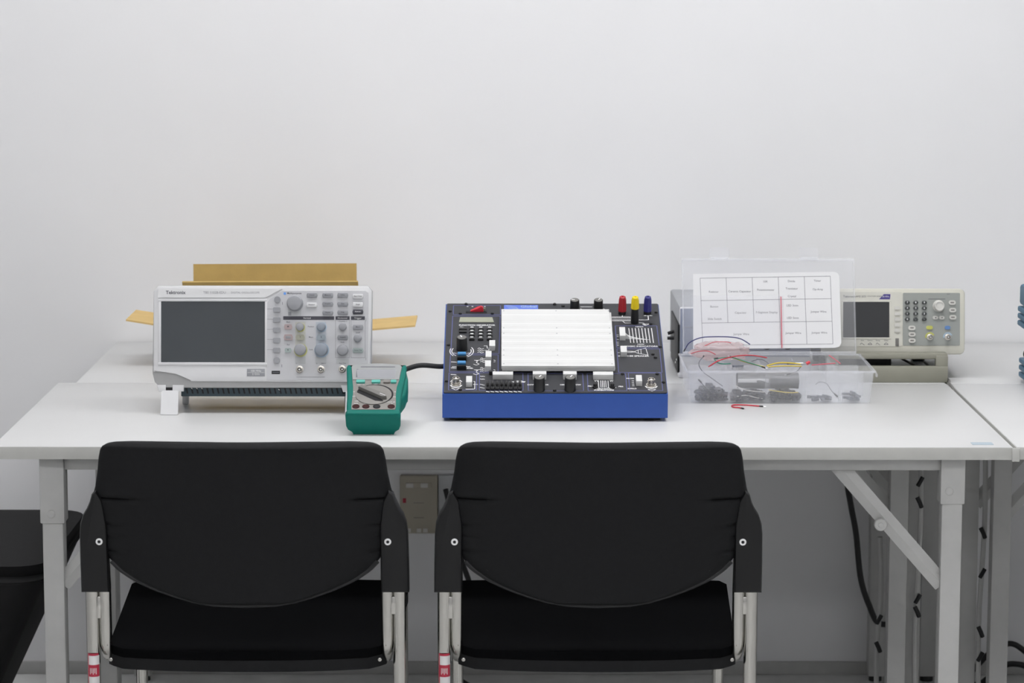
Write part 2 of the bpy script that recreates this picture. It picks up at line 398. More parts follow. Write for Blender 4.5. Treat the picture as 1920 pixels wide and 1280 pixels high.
# ------------------------------------------------------------------ chairs
def make_chair(name, label):
    t = thing(name, label, 'chair', (0, 0, 0), 0, 'black visitor chairs at the table')
    ax = -0.33
    def lean(z): return ax - 0.1833*(z-0.5)
    # padded back: half width by height
    W = [(0.532, 0.0), (0.5335, 0.045), (0.538, 0.075), (0.5465, 0.1045), (0.558, 0.138), (0.573, 0.171), (0.588, 0.193), (0.6045, 0.209), (0.62, 0.2145),
         (0.66, 0.217), (0.685, 0.2225), (0.698, 0.2300), (0.706, 0.2315), (0.7207, 0.2270), (0.745, 0.2225), (0.768, 0.2195), (0.781, 0.2165), (0.7866, 0.2130), (0.7915, 0.2050), (0.7945, 0.192), (0.7955, 0.17), (0.797, 0.0)]
    def hw(z):
        for (a, wa), (b, wb) in zip(W, W[1:]):
            if a <= z <= b: return wa + (wb-wa)*(z-a)/(b-a)
        return 0.0
    creases = [(0.7045, 0.150, 0.008), (0.662, 0.178, 0.005), (0.643, 0.178, 0.005), (0.6195, 0.172, 0.005)]
    Z0, Z1, NU, NV = 0.5321, 0.7968, 41, 111
    def zrow(v):
        # denser rows at the ends
        s_ = 0.5-0.5*math.cos(math.pi*v); return Z0 + (Z1-Z0)*(0.35*s_ + 0.65*v)
    def face(side):
        def f(u, v):
            z = zrow(v); w = hw(z); s_ = math.sin((u-0.5)*math.pi); x = s_*w
            e = max(0.0, 1-abs(s_)**14)
            zz = (z-Z0)/(Z1-Z0)
            d = 0.018*(max(0, e)**0.5)*min(1, (min(zz, 1-zz)/0.03))**0.5
            bow = -0.026*(1-(x/0.226)**2)
            if side < 0:
                for zc, xs, dp in creases:
                    k = max(0, min(1, (abs(x)-xs)/0.03)); d -= dp*k*math.exp(-((z-zc)/0.0024)**2)
                # raised welt line just inside the bottom edge
            return (x, lean(z) + 0.014 + bow + side*d, z)
        return f
    bk = MB().grid(face(-1), NU, NV).grid(face(1), NU, NV).build('backrest', 'black_fabric', t, ang=60, weld=0.0004)
    # piping along the lower edge
    pp = []
    for i in range(41):
        a = -1 + 2*i/40
        # walk the lower outline
        x = 0.205*math.sin(a*math.pi/2); lo, hi = 0.532, 0.615
        for _ in range(30):
            m_ = (lo+hi)/2
            if hw(m_) < abs(x): lo = m_
            else: hi = m_
        z = lo+0.002; pp.append((x, lean(z)+0.014-0.026*(1-(x/0.226)**2)-0.007, z))
    MB().tube(pp, 0.0045, 8).build('piping', 'piping_black', bk)
    pp2 = [(x*0.985, y-0.0095, z+0.0135) for x, y, z in pp if abs(x) < 0.176]
    MB().tube(pp2, 0.0030, 6).build('seam_welt', 'piping_black', bk)
    # side sleeves round the frame tubes
    OUT = [(0.2110, 0.5508), (0.2540, 0.5508), (0.2535, 0.60), (0.2524, 0.6475), (0.2505, 0.664), (0.2460, 0.6775), (0.2395, 0.688), (0.2345, 0.699), (0.2310, 0.711), (0.2240, 0.717), (0.2150, 0.70), (0.2100, 0.66)]
    for sx in (-1, 1):
        m_ = MB()
        P = OUT
        A = Matrix(((1, 0, 0, 0), (0, 0, -1, 0), (0, 1, 0, 0), (0, 0, 0, 1)))
        m_.prism([(sx*x, z) for x, z in (P if sx > 0 else P[::-1])], -0.017, 0.017, 0.006, 0.006, M_=A)
        for v in m_.bm.verts: v.co.y += lean(v.co.z) + 0.012
        sl = m_.build('frame_sleeve', 'black_plastic', t)
        zc = 0.6352
        Ts = Matrix.Translation((sx*0.2220, lean(zc)+0.012-0.0172, zc)) @ Matrix.Rotation(math.pi/2, 4, 'X')
        sc_ = MB(0.001).lathe(0, 0, [(5.4, 0), (5.4, 0.8), (4.6, 1.8), (2.9, 1.9), (2.7, 0.9)], 18).build('screw', 'bright_white', sl, Ts)
        MB(0.001).cyl(0, 0, 0.6, 1.3, 2.6, 6).build('hex_recess', 'slot_black', sl, Ts)
        # outer rear leg
        yl = lean(0.56)+0.012
        MB().tube([(sx*0.2385, yl-0.010, 0.645), (sx*0.2385, yl, 0.56), (sx*0.2387, yl+0.004, 0.42), (sx*0.240, yl-0.01, 0.012)], 0.0105, 14, 0.0088).build('rear_leg', 'chrome', t)
        # inner tube: down from the sleeve, bent forward under the seat and down again as front leg
        pts = [(sx*0.2195, yl-0.010, 0.645), (sx*0.2195, yl, 0.56), (sx*0.2195, yl+0.003, 0.485)]
        for k in range(1, 9):
            a = R(90*k/8); pts.append((sx*(0.2195-0.004*k/8), yl+0.003+0.045*(1-math.cos(a)), 0.476-0.040*math.sin(a)))
        for k in range(1, 5): pts.append((sx*(0.2155+0.010*k/4), yl+0.048+(0.10-yl-0.048)*k/4, 0.436-0.004*k/4))
        for k in range(1, 9):
            a = R(90*k/8); pts.append((sx*0.2255, 0.10+0.04*math.sin(a), 0.392+0.04*math.cos(a)))
        pts.append((sx*0.2255, 0.142, 0.2)); pts.append((sx*0.2255, 0.145, 0.012))
        MB().tube(pts, 0.0100, 14, 0.0086).build('side_tube', 'chrome', t)
        # welded plate between the two tubes
        MB().box(sx*0.229-0.004, sx*0.229+0.004, yl-0.006, yl+0.006, 0.508 if sx < 0 else 0.515, 0.543, 0.0015).build('weld_plate', 'chrome', t)
        for yy in (yl-0.01, 0.145):
            MB().cyl(sx*(0.240 if yy < 0 else 0.2255), yy, 0.0, 0.016, 0.014, 14, 0.003).build('glide', 'black_rubber', t)
        MB(0.001).lathe(0, 0, [(3, 0), (3, 1.2), (1.5, 2)], 10).build('screw', 'chrome', t, Matrix.Translation((sx*0.2085, -0.352, 0.4475)) @ Matrix.Rotation(math.pi/2, 4, 'X'))
    # seat pad on a shallow shell
    def outl(ex):
        o = []
        for i in range(25):
            a = -1+2*i/24; o.append((a*(0.208+ex), -0.338 - 0.024*(1-abs(a)**2.4) - ex + (0.014 if abs(a) > 0.99 else 0)))
        o += [(0.2165+ex, -0.312), (0.2365+ex, 0.11), (0.226+ex, 0.137+ex), (0.1, 0.147+ex), (-0.1, 0.147+ex), (-0.226-ex, 0.137+ex), (-0.2365-ex, 0.11), (-0.2165-ex, -0.312)]
        return o
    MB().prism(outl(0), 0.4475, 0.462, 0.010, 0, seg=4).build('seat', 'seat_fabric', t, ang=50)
    MB().prism(outl(0.0005), 0.430, 0.4480, 0, 0.006, seg=3).build('seat_shell', 'black_fabric', t, ang=50)
    # asset sticker round the left leg
    stx = MB(); zt = 0.4525; yl = lean(0.56)+0.012+0.003
    def wrap(a0, a1, z0, z1, r):
        m_ = MB()
        def f(u, v):
            a = R(a0+(a1-a0)*u); return (-0.2387+r*math.cos(a)*0.86, yl+r*math.sin(a)*1.02, z0+(z1-z0)*v)
        return m_.grid(f, 10, 2)
    st = wrap(165, 355, 0.330, zt, 0.0110).build('asset_sticker', 'sticker_red', t)
    for z0, z1 in ((zt-0.018, zt-0.0035), (0.375, zt-0.037)):
        wrap(225, 340, z0, z1, 0.01125).build('sticker_patch', 'sticker_white', st)
    m_ = MB()
    for k in range(5): m_._merge(wrap(240+k*14, 246+k*14, zt-0.033+0.002*(k % 2), zt-0.023, 0.01127).bm)
    m_.build('sticker_mark', 'sticker_white', st)
    return t
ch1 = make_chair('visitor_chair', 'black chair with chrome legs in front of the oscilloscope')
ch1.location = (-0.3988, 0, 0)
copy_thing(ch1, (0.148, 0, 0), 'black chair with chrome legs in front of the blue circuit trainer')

# low padded seat at the far left
t = thing('padded_seat', 'dark padded seat with sloping sides left of the table leg', 'seat', (-1.12, 0.66, 0))
def cushion(hx, y0, y1, z0, z1, r, top, name, mm, hx2=None):
    m_ = MB().prism(rr(-hx, hx, y0, y1, 0.06, 6), z0, z1, top, 0.004, seg=4)
    if hx2 is not None:
        for v in m_.bm.verts:
            k = (v.co.z-z0)/(z1-z0); v.co.x *= (hx2/hx)*(1-k)+k; v.co.y *= 0.72*(1-k)+k
    return m_.build(name, mm, t, ang=60)
cushion(0.283, -0.235, 0.295, 0.385, 0.422, 0, 0.020, 'cushion', 'dark_cushion')
cushion(0.288, -0.285, 0.28, 0.06, 0.403, 0, 0.012, 'base_shell', 'dark_cushion', 0.13)
pp = [Vector((x, y, 0.399)) for x, y in rr(-0.286, 0.286, -0.283, 0.278, 0.06, 6)]
MB().tube(pp + [pp[0]], 0.0028, 6).build('piping', 'dark_cushion', t)
MB().cyl(0, 0, 0, 0.065, 0.10, 20, 0.006).build('foot', 'black_plastic', t)

# ------------------------------------------------------------------ wall outlet plates
t = thing('wall_outlet', 'beige wall outlet plate with a small red square between the chairs', 'outlet', (-0.1778, WALL, 0.3725))
MB().box(-0.0402, 0.0402, -0.016, 0, -0.0625, 0.0625, 0.003).build('plate', 'outlet_beige', t)
MB().box(-0.0275, 0.0275, -0.0175, -0.015, 0.036, 0.048, 0.001).build('slot_frame', 'outlet_beige', t)
for x in (-0.019, 0.012): MB().box(x-0.008, x+0.008, -0.019, -0.016, 0.037, 0.047, 0.001).build('contact_tab', 'outlet_metal', t)
MB().box(-0.034, -0.027, -0.0172, -0.015, 0.004, 0.014, 0.0006).build('red_marker', 'sticker_red', t)
for z in (0.004, -0.028): MB().box(-0.011, 0.011, -0.0168, -0.0155, z-0.0006, z+0.0006).build('slit', 'meter_grey', t)
for x in (-0.022, 0.0, 0.014): MB().box(x-0.005, x+0.005, -0.018, -0.016, -0.060, -0.051, 0.001).build('lower_tab', 'outlet_metal', t)
t = thing('wall_plate', 'blank pale grey wall plate right of the beige outlet', 'wall plate', (-0.105, WALL, 0.3725))
MB().box(-0.0315, 0.0315, -0.012, 0, -0.063, 0.063, 0.003).build('plate', 'outlet_grey', t)
MB(0.001).lathe(0, 0, [(2.4, 0), (2.4, 0.6), (1.4, 1)], 12).build('screw', 'zinc', t, Matrix.Translation((-0.012, -0.012, 0.035)) @ Matrix.Rotation(math.pi/2, 4, 'X'))

# ------------------------------------------------------------------ cords below the tables
def cord(name, label, pts, r, m='black_rubber', n=8):
    return tag(MB().tube(spline(pts, n), r, 8).build(name, m), label, 'cord')
cord('power_cord', 'black cord hanging down the wall under the right end of the table', [(0.700, 1.165, 0.690), (0.712, 1.165, 0.55), (0.719, 1.165, 0.455), (0.731, 1.165, 0.386), (0.742, 1.165, 0.330), (0.753, 1.165, 0.238), (0.771, 1.165, 0.180), (0.796, 1.165, 0.137), (0.85, 1.165, 0.145)], 0.0062)
cord('power_cord', 'black cord showing between the right chair back and its seat', [(-0.12, 1.24, 0.41), (-0.095, 1.2, 0.31), (-0.086, 1.2, 0.265), (-0.067, 1.2, 0.207), (-0.05, 1.2, 0.12), (-0.04, 1.21, 0.055)], 0.0058)
cord('power_cord', 'black cord lying on the floor beneath the right chair', [(-0.10, 1.22, 0.0065), (-0.03, 1.05, 0.0065), (0.00, 0.93, 0.0065), (0.04, 0.82, 0.0065), (0.12, 0.62, 0.0065), (0.25, 0.55, 0.0065)], 0.006)
cord('power_cord', 'upper of two black cords curling under the right front table', [(0.95, 1.24, 0.0065), (0.99, 1.23, 0.0075), (1.03, 1.20, 0.06), (1.055, 1.18, 0.085), (1.079, 1.17, 0.092), (1.108, 1.17, 0.073), (1.16, 1.18, 0.03), (1.25, 1.2, 0.008)], 0.0062)
cord('power_cord', 'lower of two black cords curling under the right front table', [(0.98, 1.17, 0.0065), (1.01, 1.16, 0.009), (1.05, 1.14, 0.050), (1.078, 1.13, 0.059), (1.106, 1.13, 0.047), (1.12, 1.10, 0.007), (1.14, 1.0, 0.007)], 0.0062)

def tied_cable(label, x, y, z0, z1, zs, m_='grey_metal'):
    t_ = thing('cable', label, 'cable', (x, y, z0))
    MB().tube(spline([(0, 0, z1-z0), (0.004, 0.002, (z1-z0)*0.66), (-0.003, 0, (z1-z0)*0.33), (0.001, 0, 0.0)], 8), 0.0050, 8).build('sheath', m_, t_)
    for i, z in enumerate(zs):
        MB().tube([(-0.005, -0.006, z-z0+0.010), (0.0, -0.0080, z-z0), (0.004, -0.006, z-z0-0.010)] if i % 2 else [(-0.004, -0.006, z-z0-0.008), (0.001, -0.0080, z-z0+0.002), (0.005, -0.006, z-z0+0.009)], 0.0044, 6).build('cable_tie', 'black_rubber', t_)
    return t_
tied_cable('grey cable with black ties beside the leg of the right front table', 0.926, 0.702, 0.05, 0.66, (0.615, 0.43, 0.35, 0.235, 0.185))
tied_cable('grey cable with black ties behind the right leg of the front table', 0.802, 0.700, 0.05, 0.66, (0.53, 0.49, 0.30, 0.275))
tied_cable('grey cable with black ties left of the paired table legs', 0.742, 0.80, 0.05, 0.40, (0.235, 0.18))

# ------------------------------------------------------------------ cardboard box behind the oscilloscope
t = thing('cardboard_box', 'open brown cardboard box with raised flaps behind the oscilloscope', 'box', (-0.4585, 0.965, TOP))
bw, bd, bh, th = 0.186, 0.08, 0.082, 0.0035
MB().box(-bw, bw, -bd, bd, 0, th).build('bottom_panel', 'card', t)
MB().box(-bw, bw, -bd, -bd+th, th, bh).build('front_panel', 'card', t)
MB().box(-bw, bw, bd-th, bd, th, bh).build('back_panel', 'card', t)
for sx in (-1, 1): MB().box(min(sx*bw, sx*(bw-th)), max(sx*bw, sx*(bw-th)), -bd+th, bd-th, th, bh).build('side_panel', 'card', t)
# flaps
MB().box(-0.168, 0.163, 0, th, 0, 0.109).build('back_flap', 'card', t, Matrix.Translation((0, bd-th, bh)) @ Matrix.Rotation(R(-6), 4, 'X') @ Matrix.Rotation(R(-0.35), 4, 'Y'))
MB().box(-0.164, 0.178, 0, th, 0, 0.120).build('front_flap', 'card', t, Matrix.Translation((0, -bd, bh)) @ Matrix.Rotation(R(35), 4, 'X') @ Matrix.Rotation(R(-0.3), 4, 'Y'))
MB().box(-0.100, 0, -bd+0.004, bd-0.004, -th, 0).build('side_flap', 'card_light', t, Matrix.Translation((-bw, 0, bh)) @ Matrix.Rotation(R(9), 4, 'Y'))
MB().box(0, 0.100, -bd+0.004, bd-0.004, -th, 0).build('side_flap', 'card_light', t, Matrix.Translation((bw, 0, bh-0.004)) @ Matrix.Rotation(R(-5), 4, 'Y'))

# ------------------------------------------------------------------ shared small parts
def rot_face(deg): return Matrix.Rotation(R(deg), 4, 'X')
def pill(w, h, d, r=None, b=None):
    """rounded key, w x h, d proud (mm)"""
    return MB(0.001).rrect(-w/2, w/2, -h/2, h/2, 0, d, r if r else min(w, h)/2*0.98, b if b else d*0.35, 5)
def hexkey(w, h, d):
    q = h*0.42
    return MB(0.001).prism([(-w/2+q*0.4, -h/2), (w/2-q*0.4, -h/2), (w/2, 0), (w/2-q*0.4, h/2), (-w/2+q*0.4, h/2), (-w/2, 0)][::1], 0, d, d*0.35)
def knob_mesh(r, d, n=28):
    return MB(0.001).lathe(0, 0, [(r*1.06, 0), (r*1.06, d*0.12), (r, d*0.16), (r*0.95, d*0.86), (r*0.88, d*0.96), (r*0.72, d)], n)
def bnc_parts(parent, T, s=1.0, m='metal_bnc'):
    """panel coax socket: flange, barrel with two lugs, dark bore with a pin"""
    b = MB(0.001).lathe(0, 0, [(7.4*s, 0), (7.4*s, 1.6), (5.4*s, 1.8), (5.4*s, 5), (4.8*s, 5.2), (4.8*s, 13), (4.4*s, 13.4), (3.6*s, 13.4), (3.6*s, 6)], 22).build('coax_socket', m, parent, T)
    for a in (0.4, 0.4+math.pi):
        x, y = 5.4*s*math.cos(a), 5.4*s*math.sin(a)
        MB(0.001).box(x-1, x+1, y-1, y+1, 9.2, 11.2, 0.4).build('lug', m, b)
    MB(0.001).cyl(0, 0, 5.8, 6.2, 3.5*s, 16).build('bore', 'slot_black', b)
    MB(0.001).lathe(0, 0, [(1.9*s, 6.2), (1.9*s, 12), (1.2*s, 12.6)], 12).build('pin', 'bright_white', b)
    return b

# ------------------------------------------------------------------ oscilloscope
def sp(x, y): return ((x-490.3)*0.9487, (721-y)*0.9497)     # front drawing units to mm on the face
sco = thing('oscilloscope', 'white digital oscilloscope with a blank dark screen on the table', 'oscilloscope', (-0.429, 0.335, TOP))
SF = Matrix.Translation((0, 0, 0.0525)) @ rot_face(82)
def pts(*l): return [sp(*p) for p in l]
# back housing and front shell
MB(0.001).prism(rr(-186, 188, -2, 168, 16, 5), -118, -22, 0, 8).build('rear_housing', 'white_plastic', sco, SF)
MB(0.001).prism(pts((300, 727), (640, 727), (690, 720), (696, 700), (698, 545), (690, 535), (296, 535), (287, 545), (285, 700), (289, 716)), -24, -6, 3.0, 3.0).build('front_shell', 'shell_grey', sco, SF)
face = MB(0.001).prism(pts((287.5, 697), (330, 698), (340, 702), (357, 715), (690, 716), (694, 708), (696.5, 545), (690, 536.5), (296, 536.5), (288, 545)), -8, 0, 2.4).build('face_plate', 'white_plastic', sco, SF)
MB(0.001).prism(pts((296, 558), (497, 558), (529, 541), (297, 541)), 0, 1.8, 1.0).build('name_banner', 'banner_white', sco, SF)
MB(0.001).prism(pts((500, 712), (687, 712), (690, 705), (691, 549), (685, 545), (530, 545), (506, 560), (500, 568)), 0, 0.8, 0.5).build('control_panel', 'panel_grey', sco, SF)
fr = MB(0.001)
x0, y1 = sp(302, 565); x1, y0 = sp(496.5, 679)
for a in ((x0-5, x1+4, y1, y1+5), (x0-5, x1+4, y0-5, y0), (x0-5, x0, y0, y1), (x1, x1+4, y0, y1)): fr.box(*a, -0.5, 1.4, 0.6)
sb = fr.build('screen_bezel', 'white_plastic', sco, SF)
MB(0.001).box(x0, x1, y0, y1, -1.0, 0.3).build('screen', 'screen_glass', sb)
# lettering
ink = MB(0.001)
ink.text('Tektronix', *sp(311, 548.5), 8.6, 2.1, 'LEFT', 0.18)
lt = MB(0.001)
lt.text('TBS 1102B-EDU', *sp(381, 548.5), 6.0, 2.1, 'LEFT', 0.02).text('DIGITAL OSCILLOSCOPE', *sp(433, 548.5), 4.6, 2.1, 'LEFT', 0.0)
ink.text('Multipurpose', *sp(538, 549.5), 4.8, 1.1, 'LEFT', 0.05)
for s_, x, y in (('Position', 583, 612), ('Menu', 583, 631.7), ('Scale', 583, 655), ('Math', 540.5, 603.5), ('Ref', 540.5, 646), ('< Position >', 642, 602), ('Scale', 642, 641), ('Level', 671, 623),
                 ('1', 556, 681), ('2', 594, 681), ('300 V', 606, 681), ('Aux Out', 642, 680.5)):
    ink.text(s_, *sp(x, y), 3.4, 1.1, 'CENTER', 0.04)
for y in (580, 599, 618, 637, 656): ink.line(*sp(497.5, y-1), *sp(512, y-1), 0.45, 0.8, 1.0)
# outlines of the horizontal and trigger groups
for xa, xb in ((629, 655), (658, 684.5)): ink.poly(pts((xa, 600), (xa, 670), (xb, 670), (xb, 600)), 0.4, 0.8, 1.0)
ink.poly(pts((686, 596), (686, 602)), 0.5, 0.8, 1.0); ink.poly(pts((686, 670), (686, 675)), 0.5, 0.8, 1.0)
ink.line(*sp(556, 706.5), *sp(609, 706.5), 0.5, 0.8, 1.0)
ink.line(*sp(529.5, 566), *sp(529.5, 571), 0.7, 0.8, 1.0); ink.line(*sp(528.5, 683), *sp(528.5, 688), 0.7, 0.8, 1.0)
ink.build('panel_lettering', 'ink_mid', face)
lt.build('model_lettering', 'key_grey', face)
MB(0.001).rrect(*sp(531.5, 552.3)[:1], sp(536, 0)[0], sp(0, 552.3)[1], sp(0, 547.8)[1], 0.8, 1.2, 0.6).build('knob_icon', 'sky_blue', face)
# black heading bars
wht = MB(0.001)
for xa, xb, s_ in ((531, 626.5, 'Vertical'), (629, 655.5, 'Horizontal'), (658, 684, 'Trigger')):
    MB(0.001).box(sp(xa, 0)[0], sp(xb, 0)[0], sp(0, 599.2)[1], sp(0, 592.6)[1], 0.7, 1.1).build('heading_bar', 'ink_dark', face)
    wht.text(s_, (sp(xa, 0)[0]+sp(xb, 0)[0])/2 - (0 if xa > 600 else 3), sp(0, 596)[1], 4.4 if s_ != 'Horizontal' else 4.0, 1.35)
wht.build('heading_lettering', 'ink_white', face)
# coloured patches behind the channel columns
for m_, xa, xb, ya, yb in (('patch_grey', 540, 564.5, 578.5, 592), ('patch_yellow', 553.5, 573, 603, 668), ('patch_blue', 592, 611.5, 603, 668), ('patch_grey', 553, 573, 668, 682), ('patch_grey', 591, 612, 668, 682), ('patch_grey', 630, 654, 672, 682)):
    MB(0.001).rrect(sp(xa, 0)[0], sp(xb, 0)[0], sp(0, yb)[1], sp(0, ya)[1], 0.7, 0.95, 1.2).build('colour_patch', m_, face)
MB(0.001).box(sp(540.5, 0)[0], sp(546, 0)[0], sp(0, 591.5)[1], sp(0, 584.5)[1], 0.95, 1.15).build('colour_patch', 'key_grey', face)
# soft keys and other keys
k0 = None
for i, y in enumerate((580.5, 599.3, 618.3, 637.6, 656.2)):
    T = SF @ T3(*U(*sp(519, y), 0.6))
    k0 = (pill(13.4, 8.6, 3.4, 2.2).build('soft_key', 'key_light', sco, T)) if k0 is None else inst(k0, 'soft_key', sco, T)
rk = pill(11.5, 11.5, 3.2, None).build('round_key', 'key_grey', sco, SF @ T3(*U(*sp(520, 561.5), 0.6)))
obj('round_key', rk.data.copy(), 'key_light', sco, SF @ T3(*U(*sp(519, 675), 0.6)))
hk = {}
klab = MB(0.001); klab2 = MB(0.001)
for x, y, m_, s_ in ((585, 553.3, 'key_grey', 'Cursor'), (614.5, 553.3, 'key_grey', 'Measure'), (642.5, 553, 'key_grey', 'Utility'), (671, 555.5, 'white_plastic', 'Run / Stop'),
                 (584.5, 571.5, 'white_plastic', 'Function'), (614.3, 569.5, 'key_grey', 'Acquire'), (642.5, 569.5, 'key_grey', 'Save'), (671, 571, 'white_plastic', 'Single'),
                 (614.5, 586, 'key_grey', 'Display'), (642.5, 585.5, 'key_grey', 'Help'), (671, 584.3, 'ink_dark', 'Autoset'),
                 (642.5, 632.3, 'key_grey', 'Acquire'), (671, 613, 'key_light', 'Menu'), (671, 656.5, 'key_green', 'Force Trig')):
    T = SF @ T3(*U(*sp(x, y), 0.6))
    if m_ not in hk: hk[m_] = hexkey(19.6, 8.6, 3.0).build('function_key', m_, sco, T)
    else: inst(hk[m_], 'function_key', sco, T)
    (klab2 if m_ == 'ink_dark' else klab).text(s_, *sp(x, y-0.6), 3.2, 3.75, 'CENTER', 0.03)
klab2.build('key_lettering', 'ink_white', sco, SF)
for x, y, m_, s_, w in ((540.3, 612.5, 'key_red', 'M', 15), (540.6, 632, 'key_red', '', 16.5), (563, 632, 'key_yellow', '1', 16), (602.3, 632, 'key_blue', '2', 16.5), (540.3, 656.3, 'key_green', 'R', 12.5)):
    hexkey(w, w*0.62, 3.2).build('channel_key', m_, sco, SF @ T3(*U(*sp(x, y), 0.6)))
    if s_: klab.text(s_, *sp(x, y-0.5), 4.2, 3.95, 'CENTER', 0.1)
hexkey(10, 5, 1).build('channel_key_inlay', 'key_light', sco, SF @ T3(*U(*sp(540.6, 632), 3.3)))
klab.build('key_lettering', 'ink_dark', sco, SF)
for x, y, r, d, m_, ring in ((553, 568, 13.8, 15, 'key_light', None), (562.5, 612.5, 7.0, 12, 'key_light', 'ring_yellow'), (602.5, 612, 7.6, 12, 'knob_blue', 'ring_blue'), (563, 655, 10.3, 14, 'key_light', 'ring_yellow'),
                       (602.5, 655, 11.3, 14, 'knob_blue', 'ring_blue'), (642.5, 612, 6.8, 12, 'key_light', None), (642.5, 656, 9.7, 14, 'key_light', None), (670.5, 633.3, 6.8, 12, 'key_light', None)):
    kb = knob_mesh(r, d).build('knob', m_, sco, SF @ T3(*U(*sp(x, y), 0.6)))
    if ring: MB(0.001).lathe(0.6, -0.8, [(r*1.16, 0), (r*1.16, 0.7), (r*1.05, 0.8)], 26).build('knob_ring', ring, kb)
for x, y in ((562, 691), (602, 691), (642, 690.5)): bnc_parts(sco, SF @ T3(*U(*sp(x, y+1.2), 0.4)), 0.92)
# badge and usb port
bx0, by0 = sp(463, 705); bx1, by1 = sp(496.5, 691)
bd_ = MB(0.001).box(bx0, bx1, by0, by1, -0.4, 0.5, 0.2).build('rating_badge', 'key_grey', sco, SF)
MB(0.001).text('100 MHz', (bx0+bx1)/2, by0+9.4, 5.0, 0.65).text('2 GS/s', (bx0+bx1)/2, by0+3.8, 5.0, 0.65).line(bx0+1, (by0+by1)/2, bx1-1, (by0+by1)/2, 0.4, 0.5, 0.62).build('badge_lettering', 'ink_white', bd_)
ux0, uy0 = sp(509.3, 700.8); ux1, uy1 = sp(525, 694.8)
up = MB(0.001).box(ux0, ux1, uy0, uy1, 0.2, 1.1, 0.3).build('usb_port', 'slot_black', sco, SF)
MB(0.001).box(ux0+1.5, ux1-1.5, (uy0+uy1)/2-0.8, (uy0+uy1)/2+0.8, 1.0, 1.3).build('usb_tongue', 'ink_mid', up)
# ventilation strip under the face
MB(0.001).box(sp(338, 0)[0], sp(686, 0)[0], sp(0, 743)[1], sp(0, 724)[1], -110, -13, 1.2).build('vent_strip', 'teal_vent', sco, SF)
s0 = None
for i in range(31):
    x = 349 + i*9.75
    T = SF @ T3(*U(*sp(x, 732.5), -12.6))
    if s0 is None: s0 = MB(0.001).prism([(-2.6, 5), (-0.2, -5), (2.8, -5), (0.4, 5)][::-1], -1, 0.3).build('vent_slot', 'slot_black', sco, T)
    else: inst(s0, 'vent_slot', sco, T)
for i, x in enumerate((358, 367.5, 377, 522)):
    MB(0.001).prism([(-1.6, 1.1), (0.2, -0.7), (1.8, -1.1), (0.2, 0.9)][::-1], 0, 0.4).build('vent_glint', 'bright_white', sco, SF @ T3(*U(*sp(x, 728.3 if x < 500 else 730.3), -12.4)))
# fold-out feet in front, stub feet behind
for sx in (-1, 1):
    c = sp(317.5, 0)[0] if sx < 0 else sp(663, 0)[0]
    fb = MB(0.001)
    fb.prism([(c-23, -0.5), (c-7, -0.5), (c-7, -13), (c-19, -13)][::-1], -16, -4, 1.0).prism([(c+5, -0.5), (c+25, -0.5), (c+25, -12), (c+5, -12)][::-1], -16, -4, 1.0)
    fo = fb.build('foot_bracket', 'white_plastic', sco, SF)
    MB(0.001).box(c-7, c+5, -12.5, -1, -16, -7).build('foot_hinge', 'slot_black', fo)
    lg = MB()
    a, b = (c-15)*0.001, (c+16)*0.001
    lg._add([(a, -0.016, 0), (b, -0.016, 0), (b, -0.008, 0), (a, -0.008, 0), (a+0.001, -0.001, 0.0415), (b, -0.001, 0.0415), (b, 0.010, 0.0415), (a+0.001, 0.010, 0.0415)],
            [(3, 2, 1, 0), (4, 5, 6, 7), (0, 1, 5, 4), (1, 2, 6, 5), (2, 3, 7, 6), (3, 0, 4, 7)])
    bmesh.ops.bevel(lg.bm, geom=lg.bm.edges[:], offset=0.0012, segments=2, affect='EDGES')
    lg.build('fold_out_foot', 'white_plastic', sco)
    MB().box(c*0.0009-0.006, c*0.0009+0.006, 0.104, 0.112, 0, 0.028, 0.002).build('rear_foot', 'white_plastic', sco)

# ------------------------------------------------------------------ multimeter
dmm = thing('multimeter', 'teal green handheld multimeter propped up beside the oscilloscope', 'multimeter', (-0.2215, 0.108, TOP))
DF = Matrix.Translation((0, 0, 0.0375)) @ rot_face(22.8)
o_ = [(-40, -1), (-43.5, 4), (-45, 25), (-45.5, 55), (-47, 85), (-49.5, 125), (-51.3, 152), (-50, 159), (-46, 161), (-40, 155), (-20, 160), (2, 161.5), (22, 160), (43, 155), (49, 161), (53, 159), (54.3, 150), (53, 125), (50, 90), (47.5, 60), (47, 25), (47, 4), (44, -1)][::-1]
hb = MB(0.001)
bmz = MB(0.001).prism(o_, -40.5, 2, 4.0, 9.0, seg=4)
for v in bmz.bm.verts:
    if v.co.z < -0.0300: v.co.x = 0.0015 + (v.co.x-0.0015)*0.62; v.co.y = 0.02 + (v.co.y-0.02)*0.93 if v.co.y > 0.02 else v.co.y*0.9+0.0015
hol = bmz.build('holster', 'teal_rubber', dmm, DF, ang=50)
# lower bumper bulging over the end
EC = Matrix(((1, 0, 0, 0), (0, 0, 1, 0), (0, 1, 0, 0), (0, 0, 0, 1)))
MB(0.001).prism([(-28, -40.3), (-31, -36.5), (-37, -34), (-42.5, -30), (-45.3, -23), (-46, -2), (-42.5, 3.0), (45, 3.0), (48.2, -2), (47.5, -23), (45, -30), (39.5, -34), (34, -36.5), (31, -40.3)], -4, 9.5, 2.0, 3.0, seg=3, M_=EC).build('end_bumper', 'teal_rubber', dmm, DF, ang=50)
face2 = [(-36, 10), (38.5, 10), (39.5, 20), (38, 60), (39, 85), (42.5, 105), (46, 150), (43, 156), (22, 159.5), (2, 160.5), (-20, 159.5), (-40, 156), (-42.5, 150), (-38.5, 105), (-36.5, 85), (-35.5, 60), (-36.5, 20)]
fp = MB(0.001).prism(face2, -2, 3.0, 0.8).build('face_plate', 'meter_grey', dmm, DF)
